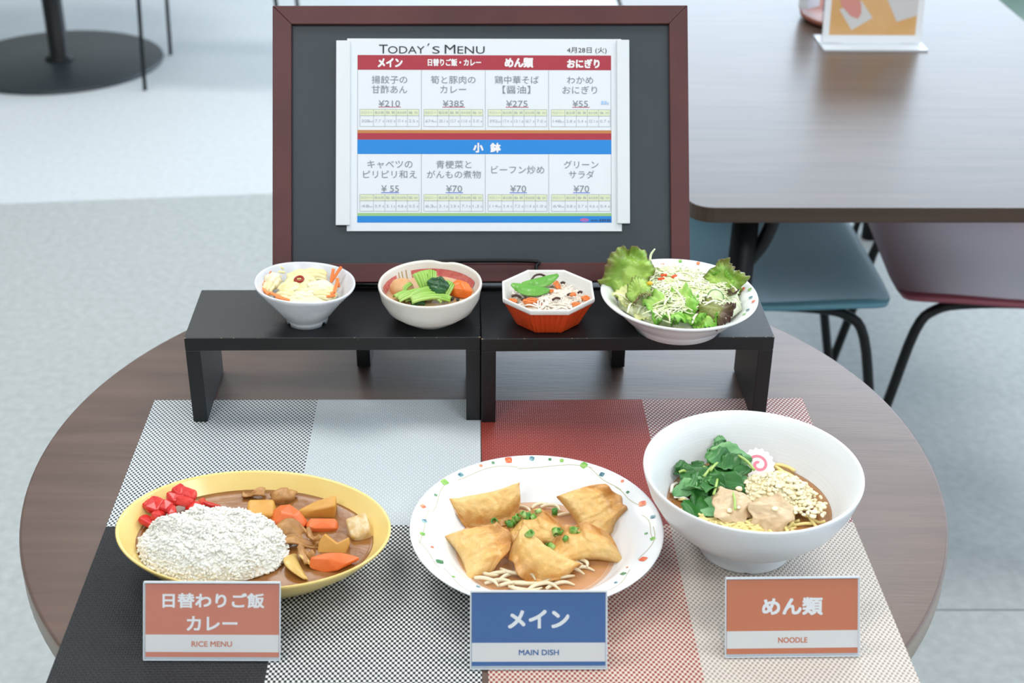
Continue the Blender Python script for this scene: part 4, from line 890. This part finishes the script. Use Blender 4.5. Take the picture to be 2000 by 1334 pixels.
for zx, zy, zx2, zy2, lf in ((500, 520, 580, 430, .022), (545, 480, 600, 420, .024), (570, 650, 600, 530, .020), (710, 640, 725, 760, .020), (750, 370, 865, 475, .024), (320, 490, 370, 488, .016), (500, 450, 515, 490, .02), (590, 690, 610, 620, .012)):
    a = P(*zn(zx, zy), zb+lf); b_ = P(*zn(zx2, zy2), zb+lf*.9); mid = (a+b_)/2+Vector((.0005, 0, .0015))
    v, f = tube(smoothpts([a, mid, b_], 5), .0013, 7); c = (a+b_)/2; v = [q-c for q in v]
    thing('herb_sprig', mesh('stem', v, f), M_stem, c, None, 'pale green herb stem lying among the chopped herb leaves', 'herb stem', 'herb stems in the noodle bowl')
dg = upd()
for k, (zx, zy, s) in enumerate(((757, 610, .0055), (687, 770, .0050), (747, 748, .0036), (1010, 757, .0050), (1160, 760, .0060), (1125, 660, .0045))):
    p, n = hit(*zn(zx, zy), dg); bl_ = blob('crumb', s*.62, s*.55, s*.35, .25, 1.5, k, 2)
    thing('tempura_crumb', bl_, M_crumb, p+n*.001, (0, 0, k), 'loose pale tempura crumb sitting on a chicken slice', 'tempura crumb', 'loose crumbs on the chicken')
for k, (zx, zy) in enumerate(((1040, 480), (1090, 510), (1060, 455))):
    p = P(*zn(zx, zy), zb+.004); v, f = tube(smoothpts([(-.010, .004, 0), (-.003, .002, .002), (.004, -.004, .002), (.009, -.010, 0)], 5), .0019, 7)
    thing('noodle_strand', mesh('n', v, f), M_nood, p, (0, 0, k*.25-.2), 'wavy noodle strand floating behind the tempura crumbs', 'noodle', 'noodle strands behind the crumbs')
for zx, zy, a in ((285, 600, 1.2), (350, 690, -.5), (330, 660, -.7)):
    p = P(*zn(zx, zy), zb+.003); v, f = tube(smoothpts([(-.009, 0, 0), (0, .002, .001), (.009, -.001, 0)], 5), .0017, 7, .5)
    thing('leek_shred', mesh('n', v, f), mat('white_leek', 'e6e2d6', .3, sss=.2), p, (.3, 0, a), 'white leek shred at the left edge of the broth', 'leek', 'leek shreds in the broth')

# ---------- cabbage bowl
zs = lambda x, y: (480+x/4.1667, 480+y/4.1667)
def rag(Lx, W, cur, seed, rg=.1):
    def fn(u, v):
        s = 2*v-1; t = 2*u-1
        x = t*Lx/2*(1+rg*sin(s*4+seed)); y = s*W/2*(1+rg*sin(t*5+seed*2))
        k = max(abs(t), abs(s)); e = sqrt(t*t+s*s); q = (k/e if e > 1e-6 else 1); q = .55*q+.45
        x *= q; y *= q
        return (x, y, cur*(1-t*t)-cur*.4*s*s + .0012*noise.noise(Vector((t*2+seed, s*2, 1))) + .0007*sin(s*9+seed))
    return surf('piece', fn, 18, 14)
M_cab = mat('pickled_cabbage', 'ecdfa4', .3, col2='f4ebc4', scale=30, thr=(.35, .7), sss=.25, bump=.25, bscale=120); M_cab2 = mat('pickled_cabbage_white', 'f4e9d0', .3, col2='eddfae', scale=35, sss=.25)
M_carj = mat('raw_carrot', 'ec7a34', .35, col2='f09050', scale=60, sss=.2)
ZK = RZ+.0325
thing('cabbage_heap', blob('heap', .0315, .029, .011, .12, 2.2, 2), M_cab, (L1.x, L1.y, RZ+.0275), (0, 0, 0), 'packed pickled cabbage at the bottom of the small white bowl', 'cabbage')
CABL = ['small cabbage piece propped at the back left of the bowl', 'pale cabbage curl at the left rim of the bowl', 'yellow cabbage strip at the front left rim', 'broad flat cabbage leaf under the chili ring', 'cabbage piece highest at the back of the bowl', 'pale pink-white cabbage slice at the right front', 'cabbage piece just below the chili ring', 'cabbage piece left of the chili ring', 'small white cabbage bit at the front rim', 'white cabbage bit at the front left of the middle', 'narrow cabbage bit at the front right rim', 'cabbage bit low at the front left rim', 'cabbage bit beside the right carrot sticks']
for k, (zx, zy, Lx, W, cu, rt_, lf, wh) in enumerate(((265, 225, .016, .014, .003, (1.0, .2, .3), .006, 0), (220, 290, .018, .016, .005, (.7, -.5, .8), .008, 1), (180, 350, .017, .011, .004, (.5, -.5, 1.2), .004, 0), (450, 275, .032, .021, .005, (.35, .05, .1), .010, 0), (560, 240, .026, .013, .004, (.6, .1, .15), .011, 0), (620, 345, .030, .015, .005, (.45, .25, .25), .007, 1), (500, 345, .026, .014, .003, (.3, -.1, .0), .008, 0), (360, 340, .024, .018, .004, (.3, -.3, .6), .007, 0), (530, 410, .020, .012, .004, (.5, .2, .3), .002, 1), (430, 420, .018, .012, .004, (.5, -.2, -.3), .002, 1), (640, 410, .022, .010, .003, (.5, .3, .2), .002, 0), (330, 405, .020, .014, .004, (.5, 0, -.3), .002, 0), (690, 380, .014, .012, .003, (.6, .4, .5), .003, 0))):
    o = thing('cabbage_piece', rag(Lx, W, cu, k*1.3), M_cab2 if wh else M_cab, P(*zs(zx, zy), ZK+lf*.8), rt_, CABL[k], 'cabbage', 'cabbage pieces in the white bowl'); mods(o, solid=.0016, off=0)
for k, (zx, zy, ln, rt_, lf) in enumerate(((165, 255, .018, (0, -.35, 1.1), .010), (148, 330, .016, (0, -.2, 1.5), .007), (160, 370, .014, (0, .1, -.9), .006), (250, 405, .019, (0, .1, -.55), .005), (300, 430, .015, (0, .1, -.3), .004), (735, 235, .020, (0, -.75, .75), .011), (705, 235, .013, (0, -.9, 1.3), .010), (735, 330, .020, (0, -.3, 1.45), .008), (715, 370, .013, (0, -.1, 1.3), .005), (750, 300, .012, (0, -.4, 1.8), .007), (500, 435, .006, (0, 0, .5), .002), (690, 410, .010, (0, 0, .4), .003))):
    me = MB().box(-ln/2, ln/2, -.0016, .0016, -.0011, .0011).mesh('carrot_stick'); o = thing('carrot_stick', me, M_carj, P(*zs(zx, zy), ZK+lf*.8), rt_, 'thin orange carrot stick tucked into the pickled cabbage', 'carrot', 'carrot sticks in the cabbage bowl'); mods(o, bevel=.0006)
dg = upd()
p, n = hit(*zs(435, 283), dg)
ch = empty('chili_ring', p+Vector((0, -.0003, .0016)), (.35, 0, .3)); tag(ch, 'red chili ring on top of the pickled cabbage', 'chili')
v, f = lathe([(.0028, -.0011), (.0045, -.0014), (.0050, 0), (.0045, .0014), (.0028, .0011), (.0026, 0), (.0028, -.0011)], 24, lambda a, i, r, z: (r*(1+.12*sin(2*a+1)), z)); obj('ring', mesh('r', v, f), mat('dried_chili', '9c1f16', .25), ch)
for a in (.5, 2.6): obj('seed', blob('seed', .0013, .0009, .0006, .1, 1, a, 2), mat('chili_seed', 'e6c886', .4), ch, (cos(a)*.0012, sin(a)*.0012, .0004))

# ---------- bok choy bowl
liquid('simmering_broth', L2, .0470, .0270, mat('pale_dashi', 'cfa982', .1, col2='d6b590', scale=20, spec=.6), 'pale simmering broth in the cream bowl', 'broth')
z2 = RZ+.027
M_bok = mat('bok_choy_stalk_skin', '8fbf4a', .3, col2='b5d67c', scale=26, thr=(.35, .65), stretch=(5, .6, 1), sss=.2, bump=.4, bscale=90); M_bokd = mat('bok_choy_leaf', '1f4a28', .3, col2='2f6a34', scale=40)
def stem_piece(Lx, W, cur, seed):
    def fn(u, v):
        s = 2*v-1; t = u; w_ = W*(.75+.25*sin(t*2.2+seed)); 
        return (s*w_/2, (t-.5)*Lx, .28*w_*(1-s*s)+cur*(1-(2*t-1)**2)+.0005*sin(s*16))
    return surf('stem', fn, 16, 22)
BOKL = ['long bok choy stalk at the front left of the bundle', 'long bok choy stalk in the middle of the bundle', 'bok choy stalk at the front right of the bundle', 'leftmost bok choy stalk touching the broth', 'bok choy stalk lying on top of the bundle', 'wide pale bok choy stalk standing left of the dark leaf', 'short bok choy stalk behind the dark leaf', 'bok choy stalk beside the orange carrot chunk', 'small green stalk cut end beside the tofu ball', 'short bok choy stalk in front of the carrot chunk', 'lowest bok choy stalk along the front rim']
for k, (zx, zy, Lx, W, cu, rt_, lf) in enumerate(((1360, 415, .032, .013, .003, (.1, -.1, -1.15), .006), (1480, 430, .034, .014, .003, (.05, .05, -1.35), .006), (1560, 430, .028, .014, .003, (0, .15, -1.75), .005), (1290, 410, .022, .012, .003, (0, -.1, -1.0), .003), (1440, 385, .030, .012, .003, (.15, .05, -1.2), .010), (1450, 315, .026, .018, .003, (.85, -.15, .35), .012), (1500, 280, .020, .012, .003, (.6, .1, .1), .015), (1620, 370, .022, .012, .003, (.6, .4, -.3), .009), (1310, 345, .013, .008, .002, (.5, 0, -.9), .008), (1590, 410, .018, .010, .002, (.3, .3, -.4), .007), (1400, 440, .026, .010, .002, (0, 0, -1.4), .003))):
    o = thing('bok_choy_stalk', stem_piece(Lx, W, cu, k), M_bok, P(*zs(zx, zy), z2+lf), rt_, BOKL[k], 'bok choy', 'bok choy stalks in the cream bowl'); mods(o, solid=.0018, off=0)
for zx, zy, Lx, W, rt_, lf, lb in ((1565, 325, .021, .017, (.75, .15, -.15), .017, 'dark bok choy leaf folded on top of the stalks'), (1400, 462, .016, .010, (.4, 0, .2), .002, 'dark leaf edge at the front of the cream bowl')):
    o = thing('bok_choy_green', rag(Lx, W, .004, zx, .12), M_bokd, P(*zs(zx, zy), z2+lf), rt_, lb, 'bok choy'); mods(o, solid=.0009, off=0)
cc = hull('carrot', [(-.014, -.006, -.004), (-.012, .008, -.002), (-.004, .011, .004), (.008, .008, .006), (.015, .0, .003), (.013, -.006, -.004), (.0, -.010, .0), (-.010, -.004, .006), (.0, .002, .010), (.006, -.004, .007), (-.004, .007, .009)])
mods(thing('carrot_chunk', cc, mat('simmered_carrot', 'ea7a22', .35, col2='e06a18', scale=40, sss=.2), P(*zs(1740, 365), z2+.006), (.35, .1, -.2), 'bright orange carrot chunk at the right of the bok choy', 'carrot'), bevel=.002, seg=3, ang=25)
thing('tofu_ball', blob('ball', .0125, .0115, .0105, .12, 2.0, 6), mat('fried_tofu', 'd9a06a', .5, col2='e3b684', scale=70, bump=.4, bscale=200), P(*zs(1270, 345), z2+.005), (0, 0, 0), 'peach coloured fried tofu ball at the left of the bok choy', 'tofu')
for k, (zx, zy) in enumerate(((1650, 437), (1680, 432), (1725, 437))):
    thing('seaweed_bit', blob('bit', .0022, .0018, .0014, .3, 2, k, 2), mat('black_seaweed', '23302a', .35), P(*zs(zx, zy), z2+.0025), (0, 0, k), 'small black seaweed bit under the simmered carrot', 'seaweed', 'seaweed bits in the cream bowl')

# ---------- glass noodles in the octagonal bowl
z3 = RZ+.021
M_gn = mat('glass_noodle', 'fbf1e4', .2, col2='f6e6d2', scale=60, sss=.2)
g = random.Random(21); mb = MB()
mb.add([Vector((L3.x+.002+p.x*.036, L3.y-.001+p.y*.033, RZ+.0205+p.z*.0075)) for p in ICO], ICF)
for k in range(170):
    cx, cy = g.gauss(.006, .014), g.gauss(-.003, .013); a = g.uniform(-1.2, 1.2); l = g.uniform(.008, .02); bd = g.uniform(-.9, .9); pts = []
    for q in range(7):
        t = q/6*2-1; x = cx+cos(a)*t*l-sin(a)*bd*l*t*t; y = cy+sin(a)*t*l+cos(a)*bd*l*t*t; d = Vector((x, y))
        if d.length > .038: d *= .038/d.length
        pts.append((L3.x+d.x, L3.y+d.y, z3+.0085*(1-(d.length/.042)**2)+g.uniform(-.001, .0028)))
    mb.add(*tube(smoothpts(pts, 3), .0010, 5))
tag(obj('glass_noodles', mb.mesh('glass', True), M_gn), 'translucent glass noodles filling the octagonal bowl', 'noodles', None, 'stuff')
M_pea = mat('snow_pea', '5fa53c', .32, col2='78b650', scale=30, sss=.2)
def pod(Ls, W, seed):
    def fn(u, v):
        s = 2*v-1; w_ = W*sin(pi*min(1, max(0, u*.96+.02)))**.62; bumpy = .0007*max(0, sin(u*17+seed))*(1-s*s)
        return ((u-.5)*Ls, s*w_/2 + .10*Ls*(2*u-1)**2, .13*w_*(1-s*s)+bumpy)
    return surf('pod', fn, 40, 12)
for zx, zy, Ls, W, rt_, lf, lb in ((325, 372, .040, .014, (.45, .05, -.22), .014, 'front snow pea pod lying on the glass noodles'), (405, 318, .040, .012, (.55, -.1, .35), .017, 'rear snow pea pod crossing behind the front one')):
    o = thing('snow_pea', pod(Ls, W, zx), M_pea, P(*z4(zx, zy), z3+lf), rt_, lb, 'snow pea'); mods(o, solid=.0016, off=0)
M_mush = mat('dark_mushroom', '4a2c22', .35, col2='3a211b', scale=60); M_cars = mat('sliced_carrot', 'ee8a4a', .3, col2='e97a38', scale=60, sss=.2)
for zx, zy, pts, lf in ((400, 285, [(-.012, -.006, 0), (-.007, .001, .003), (.0, .004, .003), (.006, .003, .001)], .016), (235, 412, [(-.006, .001, 0), (0, .001, .0015), (.006, -.002, 0)], .008), (300, 430, [(-.006, -.002, 0), (0, .001, .001), (.006, .001, 0)], .008), (550, 322, [(-.003, 0, 0), (0, .0006, .001), (.003, 0, 0)], .012), (505, 430, [(-.005, -.002, 0), (0, .001, .0015), (.005, .002, 0)], .012), (600, 400, [(-.004, -.001, 0), (0, .001, .001), (.004, .001, 0)], .012), (665, 385, [(-.003, -.001, 0), (0, .001, .001), (.003, .001, 0)], .010)):
    v, f = tube(smoothpts([Vector(q)*.8 for q in pts], 4), .0011, 7, 1.2); thing('mushroom_sliver', mesh('m', v, f), M_mush, P(*z4(zx, zy), z3+lf), None, 'dark brown mushroom sliver among the glass noodles', 'mushroom', 'mushroom slivers in the octagonal bowl')
for k, (zx, zy, lx, wy, rt_, lf) in enumerate(((512, 335, .012, .009, (.8, .3, 1.1), .013), (705, 425, .011, .006, (.5, .3, .5), .008), (615, 398, .007, .004, (.4, .1, .4), .012), (365, 465, .022, .007, (.5, 0, -.1), .005), (470, 375, .006, .004, (.4, 0, 1), .013), (640, 465, .010, .005, (.5, .2, .4), .006), (215, 440, .010, .004, (.5, 0, -.6), .005), (330, 440, .016, .006, (.6, 0, .25), .009))):
    o = thing('carrot_slice', rag(lx, wy, .001, k), M_cars, P(*z4(zx, zy), z3+lf), rt_, 'small orange carrot slice mixed into the glass noodles', 'carrot', 'carrot slices in the octagonal bowl'); mods(o, solid=.001, off=0)

# ---------- salad
zS4 = RZ+.030
M_shr = mat('shredded_cabbage', 'f2f5da', .4, col2='e0eab4', scale=110, thr=(.4, .6), sss=0)
g = random.Random(33); mb = MB()
mb.add([Vector((L4.x+p.x*.0660, L4.y+p.y*.0660, RZ+.0285+p.z*(.0175 if p.z > 0 else .003))) for p in ICO], ICF)
for k in range(420):
    if k < 300: cx, cy = g.gauss(.006, .022), g.gauss(.006, .020)
    else: cx, cy = g.gauss(-.006, .026), -.034+g.gauss(0, .010)
    a = g.gauss(-.5, .7) if k % 3 else g.gauss(.7, .5); l = g.uniform(.010, .024); bd = g.uniform(-.5, .5); tl = g.uniform(0, .5); pts = []
    for q in range(6):
        t = q/5*2-1; d = Vector((cx+cos(a)*t*l-sin(a)*bd*l*t*t, cy+sin(a)*t*l+cos(a)*bd*l*t*t))
        h = .0285+.0175*sqrt(max(0, 1-(d.length/.0665)**2)); pts.append((d, h+tl*t*t*l*.3+g.uniform(-.0004, .0030)))
    pts = [Vector((L4.x+d.x, L4.y+d.y, RZ+h)) for d, h in pts if d.length < .0610+.004*g.random()]
    if len(pts) < 4: continue
    mb.add(*tube(smoothpts(pts, 3), g.uniform(.0008, .0016), 6, .5))
tag(obj('shredded_cabbage', mb.mesh('shred', True), M_shr), 'heap of finely shredded pale cabbage in the salad dish', 'cabbage', None, 'stuff')
RED = [(0, 'd6e2a4'), (.28, 'a9c85e'), (.6, '86ac44'), (.85, '80823f'), (1, '6a4438')]; GRN = [(0, 'dcebae'), (.35, 'b2da6c'), (.75, '84c048'), (1, '6fae40')]; BRN = [(0, 'a8b060'), (.35, '7d8440'), (.65, '66503c'), (1, '4a2a2c')]
M_l = [mat('lettuce_red_edge', '7f9f3c', .34, bump=.6, bscale=220, uvramp=RED), mat('lettuce_green', '86bc44', .34, bump=.6, bscale=220, uvramp=GRN), mat('lettuce_brown', '705c3c', .34, uvramp=BRN), mat('lettuce_pale', 'd9dc9c', .36, uvramp=[(0, 'ece9c0'), (.5, 'dede9e'), (1, 'bccf74')])]
def lettuce(Ls, W, seed, ruf, curl):
    nu, nv = 40, 34; v = []; uv = []; f = []
    for i in range(nu+1):
        for j in range(nv+1):
            t = 2*i/nu-1; s = 2*j/nv-1; e = sqrt(t*t+s*s); k = max(abs(t), abs(s)); q = .72*(k/e if e > 1e-6 else 1)+.28
            an = atan2(s, t); ed = k
            o_ = 1+.07*ed*sin(5*an+seed)+.04*ed*sin(13*an+seed*2)
            x = t*q*o_*Ls*W*.62; y = s*q*o_*Ls*.55
            z = 2.4*ruf*(.25+ed)*noise.noise(Vector((x*85+seed, y*85, seed))) + ruf*.6*ed**5*sin(24*an+seed) + curl*Ls*s*s + .12*Ls*sin(2.2*t+seed) + .0016*noise.noise(Vector((x*160, y*160, seed))) + .0012*abs(noise.noise(Vector((x*70, y*240, seed))))
            v.append((x, y, z)); uv.append((i/nu, max(0, min(1, max(.62*(s+1)/2 + .26*ed, .95*ed**7)))))
    for i in range(nu):
        for j in range(nv): a = i*(nv+1)+j; b_ = a+nv+1; f.append((a, b_, b_+1, a+1))
    return mesh('lettuce', v, f, uv)
def let(zx, zy, Ls, W, seed, ruf, curl, d, n, lf, mi, label):
    o = obj('lettuce_piece', lettuce(Ls, W, seed, ruf, curl), M_l[mi]); d = Vector(d).normalized(); n = Vector(n); n = (n-d*n.dot(d)).normalized(); x = d.cross(n)
    M_ = Matrix((x, d, n)).transposed().to_4x4(); M_.translation = P(*z4(zx, zy), zS4+lf); o.matrix_world = M_; tag(o, label, 'lettuce'); mods(o, solid=.0005, off=0); return o
let(985, 262, .044, 1.05, 1.0, .0055, .12, (-.75, .45, .35), (-.1, -.75, .6), .018, 0, 'large red-edged lettuce leaf rising over the left rim')
let(1065, 390, .030, .70, 2.4, .0030, .15, (.1, -.9, -.25), (-.2, -.6, .8), .018, 0, 'folded green lettuce leaf hanging below the large left one')
let(1645, 310, .036, .95, 3.1, .0060, .10, (.45, .55, .6), (.1, -.8, .5), .014, 0, 'frilly lettuce leaf standing at the right rim')
let(1600, 320, .024, .9, 5.1, .0040, .10, (-.5, .1, .5), (.0, -.8, .5), .012, 1, 'bright green lettuce frill left of the right leaf')
let(1690, 390, .022, .45, 3.9, .0015, .2, (.1, -.7, .3), (.1, -.8, .5), .014, 2, 'brown lettuce fold in front of the right leaf')
let(1290, 490, .040, 1.1, 4.4, .0060, .1, (.35, -.85, -.2), (0, -.55, .85), .010, 1, 'bright green lettuce leaf at the middle front')
let(1390, 545, .030, 1.1, 5.7, .0055, .1, (.4, -.8, 0), (0, -.6, .8), .007, 1, 'curly green lettuce tip at the front rim')
let(1500, 560, .026, 1.0, 6.6, .0045, .1, (.6, -.6, 0), (0, -.6, .8), .006, 1, 'small green lettuce tip right of the front one')
let(1590, 515, .034, .75, 7.3, .0045, .1, (.75, -.35, .05), (0, -.5, .85), .012, 2, 'brownish purple lettuce leaf at the front right')
let(985, 425, .024, 1.0, 8.8, .0014, .1, (.5, .6, .15), (-.1, -.45, .9), .007, 3, 'pale lettuce piece at the left inside the dish')
let(1110, 490, .024, 1.1, 10.3, .0024, .1, (.8, -.2, .05), (-.05, -.45, .9), .008, 3, 'pale yellow lettuce rib at the front left rim')
let(1205, 470, .022, .9, 9.4, .0035, .1, (-.2, -.6, .2), (-.1, -.6, .8), .006, 1, 'light green lettuce bit beside the front leaf')
def strand(pz_, name, label, r=.0013, grp=None, m=M_shr):
    c = sum((Vector(q) for q in pz_), Vector())/len(pz_); v, f = tube(smoothpts([Vector(q)-c for q in pz_], 5), r, 7, .6, taper=lambda t: .5+.5*sin(pi*min(1, .15+t*.8)))
    thing(name, mesh('s', v, f), m, c, None, label, 'cabbage', grp)
a = P(*z4(1120, 240), zS4+.018)
strand([a, a+Vector((.002, .003, .008)), a+Vector((.003, .006, .016)), a+Vector((.007, .008, .022))], 'cabbage_shred', 'single white cabbage shred sticking straight up from the salad', .0016)
for k, (x1_, y1_, xm, ym, x2_, y2_, lf) in enumerate(((870, 405, 930, 395, 1000, 440, .010), (985, 520, 1010, 460, 1090, 480, .010), (1080, 530, 1150, 510, 1230, 560, .010), (1230, 470, 1255, 430, 1320, 430, .016), (1240, 480, 1265, 540, 1270, 580, .010), (1150, 345, 1200, 360, 1260, 340, .024), (1290, 350, 1340, 400, 1370, 470, .022), (1420, 590, 1440, 540, 1475, 515, .010), (1440, 490, 1500, 450, 1560, 460, .016), (1540, 470, 1600, 500, 1650, 560, .012), (1570, 460, 1640, 490, 1690, 540, .012), (1690, 470, 1710, 440, 1680, 420, .012), (1500, 470, 1560, 440, 1620, 450, .018), (1300, 570, 1330, 545, 1360, 560, .010), (1200, 560, 1250, 580, 1280, 590, .008))):
    q = [P(*z4(x1_, y1_), zS4+lf), P(*z4(xm, ym), zS4+lf+.002), P(*z4(x2_, y2_), zS4+lf)]
    strand(q, 'cabbage_shred', 'loose curled cabbage shred lying over the lettuce', .0012, 'loose cabbage shreds on the salad')
dg = upd()
p, n = hit(*z4(1135, 322), dg); thing('corn_kernel', blob('corn', .0032, .0026, .0022, .1, 1, 1, 2), mat('sweet_corn', 'f0b828', .3), p, (0, 0, .3), 'yellow corn kernel beside the large lettuce leaf', 'corn')
for zx, zy, a in ((1230, 270, .3), (1300, 277, .8), (1212, 292, .2)):
    p, n = hit(*z4(zx, zy), dg); mods(thing('carrot_bit', MB().box(-.0035, .0035, -.0014, .0014, -.001, .001).mesh('c'), mat('carrot_shred', 'e8541e', .35), p+n*.0005, (0, 0, a), 'tiny orange carrot bit on top of the shredded cabbage', 'carrot', 'carrot bits on the salad'), bevel=.0005)
p, n = hit(*z4(1575, 435), dg)
cu = empty('cucumber_slice', p+Vector((0, -.001, .003)), (.9, .1, .2)); tag(cu, 'thin cucumber slice in front of the right lettuce leaf', 'cucumber')
v, f = lathe([(0, -.0008), (.0082, -.0008), (.0082, .0008), (0, .0008)], 28); obj('flesh', mesh('c', v, f), mat('cucumber_flesh', 'd5e3b0', .3), cu)
v, f = lathe([(.0082, -.0009), (.0089, -.0009), (.0089, .0009), (.0082, .0009)], 28); obj('peel', mesh('c', v, f), mat('cucumber_peel', '4f8a3c', .35), cu)

# ---------- alike pieces are told apart by their order in the picture, left to right
bpy.context.view_layer.update()
def sx(o):
    q = cam.matrix_world.inverted() @ o.matrix_world.translation; return q.x/-q.z
ORD = ['leftmost', 'second from left', 'third from left', 'fourth from left', 'fifth from left', 'sixth from left', 'seventh from left', 'eighth from left', 'ninth from left', 'tenth from left', 'eleventh from left', 'twelfth from left', 'thirteenth from left', 'fourteenth from left', 'fifteenth from left']
for grp, txt in (('red pickles beside the rice', 'chopped red pickle beside the rice'), ('carrot sticks in the cabbage bowl', 'orange carrot stick in the cabbage bowl'), ('loose cabbage shreds on the salad', 'loose curled cabbage shred on the salad lettuce'),
                 ('carrot slices in the octagonal bowl', 'orange carrot slice among the glass noodles'), ('mushroom slivers in the octagonal bowl', 'dark mushroom sliver among the glass noodles'), ('herb stems in the noodle bowl', 'pale green herb stem in the noodle bowl'),
                 ('loose crumbs on the chicken', 'loose tempura crumb on the noodle bowl chicken'), ('seaweed bits in the cream bowl', 'small black seaweed bit under the simmered carrot'), ('noodle strands behind the crumbs', 'wavy noodle strand behind the tempura crumbs'),
                 ('leek shreds in the broth', 'white leek shred at the edge of the broth'), ('carrot bits on the salad', 'tiny carrot bit on the shredded cabbage')):
    for o, w_ in zip(sorted((o for o in scene.objects if o.get('group') == grp and not o.parent), key=sx), ORD): o['label'] = w_ + ' ' + txt
